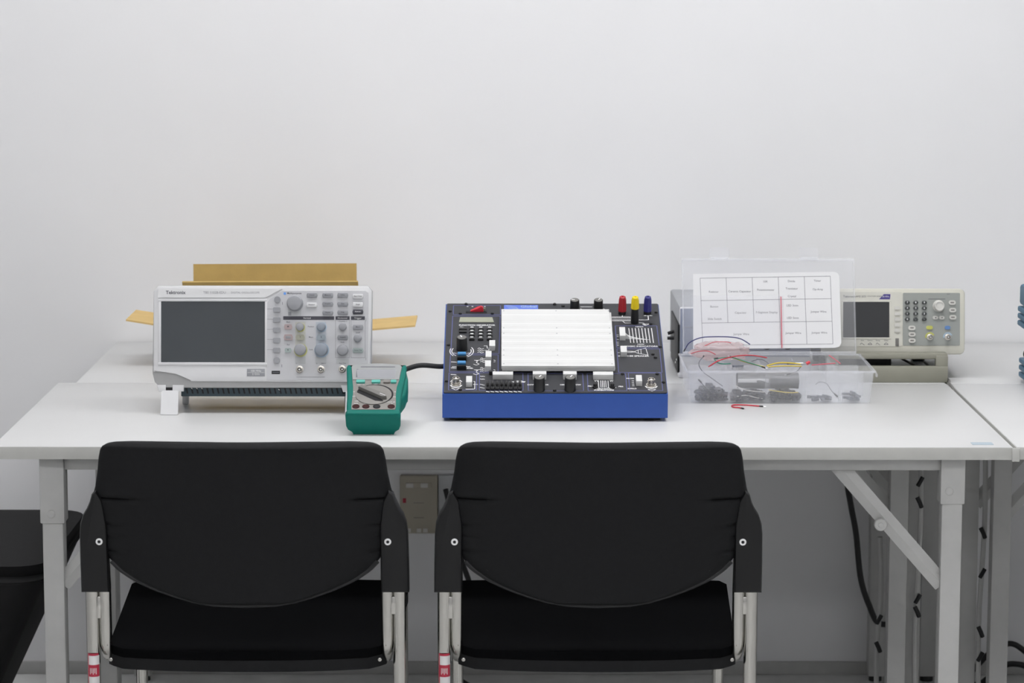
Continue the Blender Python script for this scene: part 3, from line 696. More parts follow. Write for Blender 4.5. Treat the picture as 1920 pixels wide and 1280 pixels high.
lens = MB(0.001).prism([(-37.8, 105.5), (41.8, 105.5), (45.2, 149), (42, 154.5), (22, 158), (2, 159), (-20, 158), (-39, 154.5), (-41.8, 149)], 2.6, 4.2, 1.0).build('display_lens', 'meter_lens', dmm, DF)
MB(0.001).prism([(-30, 110), (34, 110), (37, 138), (-33, 138)], 4.0, 4.35).build('display', 'key_grey', lens)
MB(0.001).box(-26, 34, 146, 149, 4.1, 4.3).box(-33, -30, 113, 140, 4.1, 4.3).build('display_lettering', 'ink_mid', lens)
for x, w, m_ in ((-22.5, 15, 'teal_key'), (4, 15, 'teal_key'), (22.5, 11, 'meter_grey'), (37, 9.5, 'teal_key')):
    x -= 1.5
    if x > 30: x = 33.0
    kk = pill(w, 7.5, 3.4, 1.5).build('push_key', m_, dmm, DF @ T3(*U(x, 97.5, 2.9)))
# rotary dial
dr = MB(0.001).lathe(1.5, 58, [(32.5, 2.6), (32.5, 3.4), (30.8, 3.6)], 40).build('dial_recess', 'slot_black', dmm, DF)
dk = MB(0.001).lathe(0.0, 55.6, [(31, 3.0), (31, 4.4), (30.2, 4.8)], 40).build('dial', 'meter_grey', dmm, DF)
Tg = T3(*U(0.0, 56.5, 0)) @ Matrix.Rotation(R(-37), 4, 'Z')
MB(0.001).prism([(-30, -4.5), (22, -5.5), (29, 0), (22, 5.5), (-30, 4.5)], 4.6, 12, 1.8).build('dial_grip', 'meter_dial', dk, Tg)
MB(0.001).box(14, 26, -0.6, 0.6, 12, 12.3).build('dial_pointer', 'ink_white', dk, Tg)
MB(0.001).prism([(-29, -8), (-26, -13), (16, -15), (28, -8), (24, -5.6), (-30, -4.6)], 4.5, 5.2).build('grip_shade', 'slot_black', dk, Tg)  # flat black patch painted as the shadow side of the grip
jk = None
for x, m_ in ((-29.5, 'jack_red'), (-12, 'jack_red'), (7, 'slot_black'), (32.5, 'jack_red')):
    jj = MB(0.001).lathe(x*0.97, 18.5, [(6.2, 2.8), (6.2, 4.2), (5.2, 4.6), (3.4, 3.6)], 22).build('probe_jack', m_, dmm, DF)
ml = MB(0.001)
for s_, x, y in (('HOLD', -23, 90), ('REL', 3, 90), ('20A', -29, 28.5), ('mA', -12, 27.5), ('COM', 7, 27.5), ('V', 32.5, 28), ('CAT III', 31, 33), ('OFF', 2, 92.5), ('V', -34, 66), ('A', 36.5, 66), ('Hz', 36, 50), ('mV', -33, 52), ('hFE', -28, 36)):
    ml.text(s_, x, y, 4.4, 3.3)
ml.build('face_lettering', 'ink_white', fp)
# tilting bail behind
bl = MB().tube([(-0.035, 0.135, 0.080), (-0.036, 0.165, 0.004), (0.039, 0.165, 0.004), (0.038, 0.135, 0.080)], 0.004, 8).build('tilt_bail', 'teal_rubber', dmm)
MB(0.001).prism([(38, 45), (47, 52), (53.5, 70), (57, 95), (57, 125), (54, 145), (40, 150)], -34, -4, 5, 5, seg=3).build('side_bulge', 'teal_rubber', dmm, DF, ang=60)

# ------------------------------------------------------------------ circuit trainer
tr = thing('circuit_trainer', 'blue cased electronics trainer with a white breadboard on its sloping panel', 'trainer', (0.092, 0.2547, TOP))
TF = Matrix.Translation((0, 0, 0.0494)) @ rot_face(20.6933)
HW = 197.6
def tf(u, v, n=0.0): return TF @ T3(*U(u, v, n))
# wedge case, open under the panel; five sheet sides
cs = MB()
A = Matrix(((0, 0, 1, 0), (1, 0, 0, 0), (0, 1, 0, 0), (0, 0, 0, 1)))   # (y, z, x)
w_ = HW*0.001
sec = [(0.0, 0.0066), (0.3153, 0.0066), (0.3153, 0.1680), (0.0, 0.0488)]
cs.prism(sec, -w_, w_, 0.0025, 0.0025, M_=A)
cs.build('case', 'trainer_blue', tr)
for x in (-0.165, 0.165):
    for y in (0.025, 0.285):
        MB().cyl(x, y, 0, 0.008, 0.0105, 18, 0.002).build('rubber_foot', 'black_rubber', tr)
MB().box(-0.185, 0.185, 0.010, 0.305, 0.002, 0.0075, 0.001).build('gap_shade_plate', 'black_plastic', tr)  # black sheet added to darken the shaded gap under the case
pn = MB(0.001).prism(rr(-195.5, 196.5, 1.5, 336, 3, 3), -1.0, 1.6, 0.5).build('panel', 'trainer_panel', tr, TF)
# breadboard plate: strips laid side by side on a carrier
MB(0.001).box(-93, 107.5, 68.5, 282.5, 7, 12.0, 0.8).build('breadboard_carrier', 'terminal_white', tr, TF)
for x in (-80, 95):
    for y in (80, 270): MB(0.001).cyl(x, y, 1.5, 7.2, 4, 12).build('standoff', 'knob_black', tr, TF)
edges = [67.8, 79.3, 104.8, 122.5, 146.4, 170.5, 192.8, 214.2, 238.8, 283.0]
for a, b in zip(edges, edges[1:]):
    st = MB(0.001).box(-94.2, 106.5 if b < 270 else 103.5, a+0.12, b-0.12, 11.5, 18, 0.3).build('terminal_strip', 'terminal_white', tr, TF)
for a, b in zip(edges, edges[1:]):
    if b-a > 20:
        MB(0.001).box(-93, 105, (a+b)/2-0.5, (a+b)/2+0.5, 17.9, 18.04).build('strip_groove', 'bright_white', tr, TF)
for x in (6, 102, -90):
    for y in (76, 108, 127, 189, 210, 276): MB(0.001).cyl(x, y, 17.9, 18.12, 1.3, 10).build('mount_screw', 'key_light', tr, TF)
# white terminal blocks
def block(u, v, w, d, n=12.0, base=1.6):
    b = MB(0.001).box(-w/2, w/2, -d/2, d/2, base, n, 0.35).build('terminal_block', 'terminal_white', tr, tf(u, v))
    return b
for u, v in ((-110.7, 164), (-117.2, 123.5), (-118.0, 88.5), (-151.0, 31.5), (148.1, 35.5)): block(u, v, 10.6, 22)
block(125.5, 208.5, 10.6, 33); block(125.3, 142.5, 11.2, 23)
block(-91.5, 53.0, 36, 11.5); block(-26.8, 53.0, 24, 11.5, 13); block(26.8, 53.0, 24, 11.5, 13); block(85.6, 53.0, 35.5, 12)
# rotary knobs
def t_knob(u, v, r, h, ang):
    k = MB(0.001).lathe(0, 0, [(r, 1.6), (r, 4), (r*0.97, 5), (r*0.93, h-1), (r*0.86, h)], 30).build('knob', 'knob_black', tr, tf(u, v))
    MB(0.001).lathe(0, 0, [(r*0.78, h-0.1), (r*0.78, h+0.15)], 26).build('knob_cap', 'meter_dial', k)
    c, s_ = math.cos(ang), math.sin(ang)
    MB(0.001).line(0, 0, r*0.72*c, r*0.72*s_, r*0.2, h, h+0.4).build('knob_pointer', 'ink_white', k)
t_knob(-27.8, 11.8, 10.2, 27, R(62)); t_knob(26.5, 11.8, 10.2, 27, R(62))
t_knob(41.2, 312, 9.0, 22, R(160)); t_knob(84.9, 312, 9.0, 22, R(62))
t_knob(-165.4, 158, 10.2, 27, R(110))
# sliders
for v in (123, 90):
    sb_ = MB(0.001).box(-8.4, 8.4, -8, 6, 1.6, 10.0, 0.6).build('slide_switch', 'knob_black', tr, tf(-165, v))
    MB(0.001).box(-7.4, 7.4, -3, 5, 9.5, 14.0, 0.8).build('slider_cap', 'slider_blue', sb_)
# binding posts
def post(u, v, hb_, h, m_):
    p = MB(0.001).lathe(0, 0, [(7.4, 1.6), (7.2, hb_*0.5), (6.6, hb_)], 24).build('binding_post', 'knob_black', tr, tf(u, v))
    MB(0.001).lathe(0, 0, [(7.6, hb_), (7.2, hb_+1), (6.2, h-4), (5.6, h-1), (4.2, h), (2.0, h), (1.8, h-1.5)], 24).build('post_cap', m_, p)
    for k in range(12):
        a = k*math.pi/6; c, s_ = math.cos(a), math.sin(a)
        MB(0.001).tube([(7.1*c, 7.1*s_, hb_+1.5), (6.2*c, 6.2*s_, h-5)], 0.5, 5).build('cap_rib', m_, p)
post(128.6, 297, 8, 37, 'post_red'); post(175.2, 297, 8, 37, 'post_blue'); post(150, 261.5, 32, 55, 'post_yellow')
# red rocker switch in its slot
rs = MB(0.001).box(-160, -121, 298, 306, 1.2, 2.4, 0.4).build('rocker_slot', 'slot_black', tr, TF)
ax_ = Matrix(((1, 0, 0, 0), (0, 0, -1, 0), (0, 1, 0, 0), (0, 0, 0, 1)))
MB(0.001).prism([(-152, 1.5), (-127, 1.5), (-128, 11.5), (-132, 13.5), (-138, 9.5), (-151, 4.5)], -306.5, -301, 1.2, 1.2, M_=ax_).build('rocker', 'rocker_red', tr, TF)
MB(0.001).box(-134, -124, 305, 307, 1.5, 8, 0.5).build('rocker_side', 'lcd_green', rs)
# display and keypad
MB(0.001).prism([(-172, 261.5), (-108, 261), (-111, 280), (-170, 280)], 1.5, 2.6, 0.5).build('display', 'lcd_green', tr, TF)
kp = None
for i, u in enumerate((-147.9, -131.8, -115.8)):
    for j, v in enumerate((234.5, 221.8, 209.4, 195.6)):
        if kp is None: kp = MB(0.001).rrect(-5, 5, -4.4, 4.4, 1.5, 5.2, 1.2, 0.7).build('keypad_key', 'knob_black', tr, tf(u, v))
        else: inst(kp, 'keypad_key', tr, tf(u, v))
for v in (234.5, 223.5): MB(0.001).rrect(-7, 7, -3.6, 3.6, 1.5, 4.4, 1.2, 0.6).build('mode_key', 'knob_black', tr, tf(-164.3, v))
# coax sockets
bnc_parts(tr, tf(-174.1, 31.5, 1.6), 1.25); bnc_parts(tr, tf(169.5, 27.5, 1.6), 1.25)
# row of eight logic switches
for i in range(8):
    u = -118 + i*8.05
    ls = MB(0.001).box(-3.4, 3.4, 9, 31, 1.6, 6.0, 0.5).build('logic_switch', 'knob_black', tr, tf(u, 0))
    MB(0.001).prism([(-2.2, 17), (2.2, 17), (2.2, 29), (-2.2, 29)], 5.5, 11.0, 1.2).build('switch_lever', 'knob_black', ls)
for u in (70.8, 100.8): 
    pb = MB(0.001).cyl(0, 0, 1.6, 5, 5.2, 18, 0.6).build('push_button', 'knob_black', tr, tf(u, 20))
    MB(0.001).cyl(0, 0, 5, 10, 3.6, 18, 0.6).build('button_cap', 'knob_black', pb)
MB(0.001).cyl(0, 0, 1.6, 9, 3.2, 14, 0.6).build('push_button', 'knob_black', tr, tf(-113, 66))
# screws along the panel edge
ps = None
for u, v in ((-159.8, 332), (-189, 304), (-190, 174), (-191, 41), (-166.3, 10), (-170.2, 295), (-111.1, 295), (4.6, 332), (191.5, 301), (192.2, 168), (191.7, 37.5), (181.9, 67.3), (120.4, 67.2), (177.7, 139.9), (181.9, 128), (179.3, 255), (-0.7, 8), (20, 325)):
    T = tf(u, v, 1.6)
    if ps is None: ps = MB(0.001).lathe(0, 0, [(3.2, 0), (3.1, 1.6), (2.2, 2.6), (0.8, 2.8)], 14).build('panel_screw', 'knob_black', tr, T)
    else: inst(ps, 'panel_screw', tr, T)
# printed frames (violet) and lettering (white)
pf = MB(0.001); Zp0, Zp1 = 1.5, 1.72
for q in ([(-183, 328), (-96, 328), (-96, 292), (-183, 292)], [(-184, 286), (-96.5, 286), (-98.5, 143), (-185, 143)], [(-185.5, 138), (-100, 138), (-100, 76), (-186.5, 76)],
          [(-187, 72), (-138, 72), (-138, 10), (-187, 10)], [(-133, 72), (-56, 72), (-56, 9), (-133, 9)], [(-47, 70), (50, 70), (50, 8), (-47, 8)], [(58, 70), (126, 70), (126, 8), (58, 8)], [(131, 72), (189, 72), (189, 9), (131, 9)],
          [(114, 249), (190, 249), (191, 166), (114, 166)], [(114, 161), (191, 161), (191, 74), (114, 74)]):
    pf.poly(q, 1.25, Zp0, Zp1, True)
pf.build('printed_frames', 'ink_blue', pn)
pw = MB(0.001); pw_line = pw.line
pw.line = lambda a, b, c, d, w, z0=1.5, z1=1.72: pw_line(a, b, c, d, w*1.12, z0, z1)
def tx(s_, u, v, sz, al='CENTER', b=0.12): pw.text(s_, u, v, sz*1.05, 1.75, al, b+0.03)
# logic indicator ladder: eight vertical bars with diagonal feed lines
for i in range(8):
    u = 138.5 + i*5.9
    pw.line(u, 240, u+1.2, 184, 1.2, Zp0, Zp1)
for i in range(7):
    v0, v1 = 222-i*3.6, 208-i*1.4
    pw.line(131, v0, 140+i*5.9, v1-4, 0.7, Zp0, Zp1)
tx('HIGH', 158, 245, 5.5); tx('LOW', 158, 178, 5.0); tx('LOGIC INDICATORS', 158, 170.5, 6.2)
pw.poly([(131, 153), (146, 151.5), (152, 157), (166, 164), (169, 138), (152, 144), (146, 149), (131, 147)], 0.9, Zp0, Zp1)
pw.line(146, 151.5, 146, 149, 0.9, Zp0, Zp1); pw.line(152, 157, 152, 144, 0.9, Zp0, Zp1); pw.line(157, 158, 157, 142, 0.7, Zp0, Zp1); pw.poly([(131, 150.5), (144, 150.5)], 0.6, Zp0, Zp1)
tx('8 OHM SPEAKER', 146, 134, 6.4)
# lines from the supply posts
for v in (283.5, 279.5): pw.line(108.5, v, 144, v, 1.2, Zp0, Zp1)
for v in (272, 268): pw.line(108.5, v, 144, v, 1.2, Zp0, Zp1)
pw.line(158, 272, 176, 272, 1.2, Zp0, Zp1); pw.line(176, 272, 176, 290, 1.4, Zp0, Zp1); pw.poly([(168, 288), (176, 292), (184, 288), (168, 288)], 1.0, Zp0, Zp1)
pw.line(128, 283, 129, 291, 1.2, Zp0, Zp1); pw.poly([(128, 268), (132, 260), (144, 260)], 1.0, Zp0, Zp1); pw.poly([(158, 261), (166, 260), (170, 253), (164, 256), (169, 250), (177, 256), (164, 256)], 1.0, Zp0, Zp1)
pw.line(52, 323, 74, 323, 1.4, Zp0, Zp1)
pw.line(52, 316, 60, 306, 1.2, Zp0, Zp1); pw.line(94, 316, 104, 306, 1.2, Zp0, Zp1); pw.line(27, 307, 30, 312, 1.2, Zp0, Zp1); pw.line(72, 307, 75, 312, 1.2, Zp0, Zp1)
# keypad legends, generator legends
tx('FUNCTION GENERATOR', -139, 250.5, 5.6, b=0.2)
for u in (-147.9, -131.8, -115.8):
    for s_, v in (('1', 241.5), ('2', 228.8), ('3', 216.4), ('4', 203.6)): pw.box(u-2.8, u+2.8, v-6.2, v-3.4, 5.15, 5.4)
for v in (243, 229.5): pw.poly([(-170, v+1.5), (-164, v), (-159, v-1.5)], 1.4, Zp0, Zp1)
for a0, a1, r in ((35, -60, 21), (20, -70, 17), (150, 235, 18), (155, 225, 21.5)):
    q = [(-165.4+r*math.cos(R(a0+(a1-a0)*i/8)), 152+r*1.15*math.sin(R(a0+(a1-a0)*i/8))) for i in range(9)]
    pw.poly(q, 1.4, Zp0, Zp1)
for k in range(3): pw.poly([(-137, 161-k*7), (-134, 164-k*7), (-130, 159-k*7), (-126, 162-k*7)], 1.1, Zp0, Zp1)
pw.poly([(-126, 172), (-120, 172), (-120, 163), (-116, 163)], 1.1, Zp0, Zp1); pw.poly([(-125, 155), (-117, 155), (-117, 160)], 1.1, Zp0, Zp1)
pw.line(-181, 145.5, -172, 143, 1.2, Zp0, Zp1); pw.line(-158, 143, -150, 145.5, 1.2, Zp0, Zp1)
for v in (112, 90, 66):
    pw.line(-184, v, -174, v-1, 1.6, Zp0, Zp1)
pw.line(-182, 94, -174, 94, 1.4, Zp0, Zp1)
tx('DC', -153, 94, 5, b=0.2); tx('LEVEL', -151, 88.5, 5, b=0.2)
for dv in (0, -35):
    pw.poly([(-144, 104+dv), (-139, 100+dv), (-134, 104+dv), (-139, 110+dv), (-136, 118+dv), (-143, 118+dv)], 1.0, Zp0, Zp1)
    pw.line(-140, 116+dv, -128, 121+dv, 1.0, Zp0, Zp1)
    for k in range(3): pw.poly([(-132, 124-k*6+dv), (-129, 127-k*6+dv), (-126, 122-k*6+dv), (-123, 125-k*6+dv)], 1.0, Zp0, Zp1)
    pw.line(-123, 116+dv, -118, 116+dv, 1.0, Zp0, Zp1); pw.line(-123, 112+dv, -118, 112+dv, 0.8, Zp0, Zp1)
    pw.poly([(-108, 119+dv), (-105, 117+dv)], 1.0, Zp0, Zp1); pw.poly([(-108, 112+dv), (-105, 113+dv)], 1.0, Zp0, Zp1)
# lower left coax and switch legends
pw.poly([(-184, 28), (-181, 22), (-174, 20), (-167, 22), (-164, 28)], 2.0, Zp0, Zp1); pw.poly([(-182, 17), (-174, 10), (-167, 17), (-182, 17)], 1.0, Zp0, Zp1)
pw.poly([(-184, 40), (-180, 46)], 1.6, Zp0, Zp1); pw.poly([(-164, 40), (-168, 46)], 1.6, Zp0, Zp1)
pw.poly([(-144, 41), (-141, 41), (-141, 14), (-144, 14)], 1.0, Zp0, Zp1); pw.line(-157, 13.5, -143, 13.5, 1.6, Zp0, Zp1); tx('BNC', -139.5, 30, 4, b=0.05)
for u, v in ((-130, 60), (-126, 60), (-130, 50), (-126, 50), (-130, 31), (-126, 29), (-130, 20), (-126, 18)): pw.line(u-2, v, u+2.5, v-1.5, 1.2, Zp0, Zp1)
for i in range(8): pw.line(-121+i*8.05, 5.6, -115+i*8.05, 2.9, 1.8, Zp0, Zp1)
pw.poly([(-74, 38), (-68, 43), (-58, 43), (-53, 38), (-74, 38)], 1.2, Zp0, Zp1); tx('LOGIC SWITCHES', -66, 40, 3.4)
for u, s_ in ((-42, 'CCW'), (-14, '1K'), (13, '10K'), (41, 'CW')): tx(s_, u, 29, 5.2, b=0.15)
tx('PB1', 62, 24, 5, b=0.15); tx('PB2', 116, 23, 5, b=0.15)
tx('DEBOUNCED', 86, 15, 4.6, b=0.15); tx('PUSHBUTTONS', 86, 10, 4.8, b=0.2)
for u in (77, 81, 84, 87, 90, 94): pw.line(u, 45, u, 20, 1.0, Zp0, Zp1)
for u in (70, 74, 97, 100): pw.poly([(u, 46), (u+1.6, 41), (u+3, 46)], 0.8, Zp0, Zp1)
pw.line(66, 19, 78, 19, 1, Zp0, Zp1); pw.line(92, 19, 108, 19, 1, Zp0, Zp1)
tx('PROBE', 133.5, 52, 4.4, b=0.1); tx('SHIELD', 135.5, 15.5, 4.8, b=0.15)
for v in (44, 38, 32, 26): pw.line(136, v, 140, v, 1.2, Zp0, Zp1)
pw.poly([(159, 25), (162, 19), (169.5, 17), (177, 19), (180, 25)], 2.0, Zp0, Zp1); pw.poly([(163, 13), (170, 7), (177, 13), (163, 13)], 1.0, Zp0, Zp1)
for u, v in ((119, 214), (119, 208), (119, 196), (118, 186), (118, 180), (118, 174), (119, 147), (119, 136), (119, 133)): pw.line(u-4, v, u, v, 0.9, Zp0, Zp1)
for x, v in ((-157, 324), (-148, 324), (-125, 324)): pw.line(x-1.6, v, x+1.6, v, 1.6, Zp0, Zp1)
pw.build('panel_lettering', 'ink_white', pn)
# maker's plate
lg = MB(0.001).box(-89.5, -26.3, 300, 329.5, 1.5, 1.9).build('maker_plate', 'logo_blue', pn)
lw = MB(0.001).text('Global', -59, 323.0, 11.5, 2.0, 'LEFT', 0.2).text('Specialties', -59, 311, 6.5, 2.0, 'LEFT', 0.1)
for k in range(4):
    lw.poly([(-87+k*2, 327.5-k*3.5), (-78+k, 327-k*3.5), (-68+k, 322-k*4), (-63+k, 314-k*4)], 0.8, 1.8, 2.05)
lw.build('maker_lettering', 'ring_blue', lg)

# cord of the trainer running behind the multimeter
tag(MB().tube(spline([(-0.098, 0.52, 0.785), (-0.1111, 0.5, 0.7815), (-0.1493, 0.5, 0.7835), (-0.1739, 0.5, 0.7775), (-0.205, 0.505, 0.764), (-0.235, 0.54, 0.742), (-0.265, 0.61, 0.726), (-0.31, 0.66, 0.725), (-0.36, 0.68, 0.725)], 8), 0.0046, 10).build('power_cord', 'black_rubber'),
    'black cord from the trainer disappearing behind the multimeter', 'cord')

# ------------------------------------------------------------------ compartment box with open lid
bx = thing('compartment_box', 'clear plastic parts box with its lid standing open', 'storage box', (0.5075, 0.5635, TOP))
def tray(h0, h1, hx0, hx1, hy0, hy1, th):
    """thin tapered walls, open on top"""
    m_ = MB()
    def ring(hx, hy, z): return [(-hx, -hy, z), (hx, -hy, z), (hx, hy, z), (-hx, hy, z)]
    vs = ring(hx0, hy0, h0) + ring(hx1, hy1, h1) + ring(hx1-th, hy1-th, h1) + ring(hx0-th, hy0-th, h0+th)
    fs = [(3, 2, 1, 0), (12, 13, 14, 15)]
    for a, b in ((0, 4), (4, 8), (8, 12)):
        for i in range(4): fs.append((a+i, a+(i+1) % 4, b+(i+1) % 4, b+i))
    m_._add(vs, fs); return m_
m_ = tray(0.001, 0.061, 0.1635, 0.1705, 0.1105, 0.1120, 0.0016)
bmesh.ops.bevel(m_.bm, geom=[e for e in m_.bm.edges if abs(e.verts[0].co.z-e.verts[1].co.z) > 0.05], offset=0.004, segments=3, affect='EDGES')
m_.build('tray', 'clear_bin', bx)
rim = MB()
for a in ((-0.1735, 0.1735, -0.1150, -0.1105), (-0.1735, 0.1735, 0.1105, 0.1135), (-0.1735, -0.1690, -0.1105, 0.1105), (0.1690, 0.1735, -0.1105, 0.1105)): rim.box(*a, 0.0575, 0.061, 0.0008)
rim.build('tray_rim', 'clear_rim', bx)
for X in (0.416, 0.4834, 0.5487, 0.617):
    x = X-0.5075
    MB().box(x-0.0012, x+0.0012, -0.1085, 0.1085, 0.003, 0.053, 0.0004).build('divider', 'clear_bin', bx)
    for d in (-0.0034, 0.0034): MB().box(x+d-0.0007, x+d+0.0007, -0.1088, -0.1055, 0.003, 0.054).build('divider_slot', 'clear_rim', bx)
for y in (-0.036, 0.036): MB().box(-0.160, 0.160, y-0.0009, y+0.0009, 0.003, 0.050, 0.0004).build('cross_divider', 'clear_bin', bx)
# lid leaning back on its hinge
LT = Matrix.Translation((0, 0.1135, 0.0612)) @ Matrix.Rotation(R(71.26), 4, 'X')
lid = MB(0.001)
lid.box(-164.5, 164.5, 1, 183, -1.8, 0, 0.5)
lo = lid.build('lid', 'clear_lid', bx, LT)
lr = MB(0.001)
for a in ((-165, 165, 180.5, 183.5), (-165, 165, 0.5, 3), (-165, -162.5, 3, 180.5), (162.5, 165, 3, 180.5)): lr.box(*a, -1.8, 7, 0.6)
lr.build('lid_rim', 'clear_bin', lo)
for a, b in ((-112, -74), (60, 97)):
    MB(0.001).rrect(a, b, 184, 206, -1, 1, 4, 0.4).build('latch', 'clear_lid', lo)
    MB(0.001).box(a+2, b-2, 183.6, 185.4, -1.5, 7, 0.4).build('latch_root', 'clear_rim', lo)
MB().tube([(-0.165, 0.1140, 0.0610), (0.165, 0.1140, 0.0610)], 0.0026, 8).build('hinge', 'clear_rim', bx)
MB().box(0.1725, 0.1760, -0.113, -0.102, 0.050, 0.0565, 0.001).build('corner_catch', 'clear_rim', bx)

# printed sheet tucked into the lid
ls = thing('label_sheet', 'white label sheet with a printed grid inside the open lid', 'label sheet', (0.5075, 0.677, TOP+0.0612))
PT = Matrix.Rotation(R(71.26), 4, 'X') @ T3(0, 0, 0.0012)
MB(0.001).prism([(-145, 8), (125, 10.5), (133, 13), (137, 20), (136, 150), (133, 156), (126, 158.5), (-143.5, 154)], 0, 0.35).build('sheet', 'paper', ls, PT)
gl = MB(0.001)
def gp(u, v):   # u 0..5, v 0..3 on the printed grid
    a = Vector((-130.3, 145.6)).lerp(Vector((118.7, 150.0)), u/5); b = Vector((-126.8, 14.8)).lerp(Vector((121.0, 18.1)), u/5)
    p = a.lerp(b, v/3); return (p.x, p.y)
for v in range(4): gl.line(*gp(0, v), *gp(5, v), 0.75, 0.35, 0.5)
for u in range(6): gl.line(*gp(u, 0), *gp(u, 2 if u in (1, 2) else 3), 0.75, 0.35, 0.5)
gl.line(-29, 4.5, 98, 7.5, 1.2, 0.35, 0.5)
gl.build('grid_lines', 'ink_mid', ls, PT)
gt = MB(0.001)
for u, v, s_ in ((0.5, 0.62, 'Resistor'), (1.5, 0.62, 'Ceramic Capacitor'), (2.5, 0.2, '10K'), (2.5, 0.57, 'Potentiometer'), (3.5, 0.2, 'Diode'), (3.5, 0.53, 'Transistor'), (3.5, 0.87, 'Crystal'), (4.5, 0.2, 'Timer'), (4.5, 0.58, 'Op-Amp'),
                 (0.5, 1.28, 'Button'), (0.5, 1.83, 'Slide Switch'), (1.5, 1.57, 'Capacitor'), (2.5, 1.57, '7-Segment Display'), (3.5, 1.28, 'LED 3mm'), (3.5, 1.83, 'LED 5mm'), (4.5, 1.57, 'Jumper Wire'),
                 (1.5, 2.52, 'Jumper Wire'), (3.5, 2.5, 'Jumper Wire'), (4.5, 2.5, 'Jumper Wire')):
    x, y = gp(u, v); gt.text(s_, x, y, 5.6, 0.5, 'CENTER', 0.02)
gt.build('grid_lettering', 'ink_mid', ls, PT)

# clear zip bag leaning against the sheet, with its red seal
zb = thing('zip_bag', 'crinkled clear zip bag with a red seal line leaning on the label sheet', 'bag', (0.5075, 0.677, TOP+0.0612))
def bagf(u, v):
    x = -150+178*u; y = 8+103*v
    w = 3.0+2.2*noise.noise(Vector((x*0.05, y*0.05, 0.3)))+1.2*noise.noise(Vector((x*0.14, y*0.14, 2)))
    return (x + 2*noise.noise(Vector((y*0.05, 0, 7))), y + 2*noise.noise(Vector((x*0.05, 0, 3))), 2.5+w)
BT = Matrix.Rotation(R(71.26), 4, 'X')
MB(0.001).grid(bagf, 46, 30).build('bag_film', 'clear_bag', zb, BT, ang=20)
MB(0.001).box(22.2, 24.2, 9, 109, 6.2, 7.2, 0.3).build('zip_seal', 'wire_pink', zb, BT)

# other bags and parts in the compartments
def lump(name, label, cat, c, r, m_, seed=0, rough=0.25, fr=60):
    def f(u, v):
        a, b = 2*math.pi*u, math.pi*(v-0.5)
        d = Vector((math.cos(a)*math.cos(b), math.sin(a)*math.cos(b), math.sin(b)))
        k = 1 + rough*noise.noise(d*2.3+Vector((seed, 0, 0))) + rough*0.5*noise.noise(d*6+Vector((0, seed, 0)))
        p = Vector((math.copysign(abs(d.x)**0.75, d.x)*r[0]*k, math.copysign(abs(d.y)**0.75, d.y)*r[1]*k, math.copysign(abs(d.z)**0.75, d.z)*r[2]*k))
        p.z = max(p.z, -r[2]); return p
    o = MB().grid(f, 28, 16, True).build(name, m_, None, ang=50, weld=1e-5)
    o.location = c
    return tag(o, label, cat)
lump('parts_bag', 'pinkish crumpled bag at the back left of the parts box', 'bag', (0.408, 0.622, 0.793), (0.050, 0.030, 0.016), 'pink_bag', 3, 0.35)
lump('parts_bag', 'crumpled clear bag bulging from the front left compartment', 'bag', (0.3850, 0.497, 0.757), (0.026, 0.030, 0.022), 'clear_bag', 5, 0.3)
lump('parts_bag', 'clear bag at the middle of the parts box under the yellow wires', 'bag', (0.515, 0.530, 0.762), (0.024, 0.030, 0.012), 'clear_bag', 9, 0.3)
def chips(name, label, c, hw, n, m_, sz):
    """a loose heap of small black parts: one heap object, each chip its own piece"""
    t_ = thing(name, label, 'components', c)
    me = None
    for i in range(n):
        x, y = random.uniform(-hw[0], hw[0]), random.uniform(-hw[1], hw[1]); z = sz*0.35 + random.random()*hw[2]*(1-abs(x)/hw[0]*0.5)
        T = T3(x, y, z) @ Matrix.Rotation(random.uniform(0, 6.28), 4, 'Z') @ Matrix.Rotation(random.uniform(-0.5, 0.5), 4, 'X')
        if me is None: me = MB().box(-sz, sz, -sz*0.4, sz*0.4, -sz*0.3, sz*0.3, sz*0.08).build('chip', m_, t_, T)
        else: inst(me, 'chip', t_, T)
    return t_
chips('chip_heap', 'heap of dark chips in the front left compartment', (0.3830, 0.486, 0.7227), (0.0245, 0.025, 0.025), 150, 'comp_dark', 0.0065)
chips('chip_heap', 'dark parts under the foil roll in the second compartment', (0.4500, 0.486, 0.7227), (0.028, 0.026, 0.018), 110, 'comp_dark', 0.0065)
chips('chip_heap', 'dark parts under the foil roll in the third compartment', (0.5160, 0.486, 0.7227), (0.027, 0.026, 0.018), 110, 'comp_dark', 0.0065)
chips('chip_heap', 'few grey parts in the fourth compartment of the box', (0.583, 0.482, 0.7227), (0.018, 0.018, 0.011), 12, 'comp_grey', 0.0075)
chips('chip_heap', 'small grey blue parts in the rightmost compartment', (0.641, 0.482, 0.7227), (0.011, 0.018, 0.013), 12, 'comp_grey', 0.0075)
# foil roll: lies across the second and third compartments above the dark parts
fl = thing('foil_bag', 'rolled silver grey bag lying across the two middle compartments', 'bag', (0.487, 0.494, 0.757))
def roll(u, v):
    a = 2*math.pi*u; x = -0.056+0.112*v
    k = 1+0.10*noise.noise(Vector((x*40, math.cos(a)*2, math.sin(a)*2)))
    return (x, 0.020*k*math.cos(a), 0.0145*k*math.sin(a))
MB().grid(roll, 26, 22, True).build('roll', 'foil', fl, ang=50)
MB().box(-0.056, 0.0, -0.0205, -0.0190, -0.001, 0.006, 0.0004).build('paper_tag', 'paper', fl)
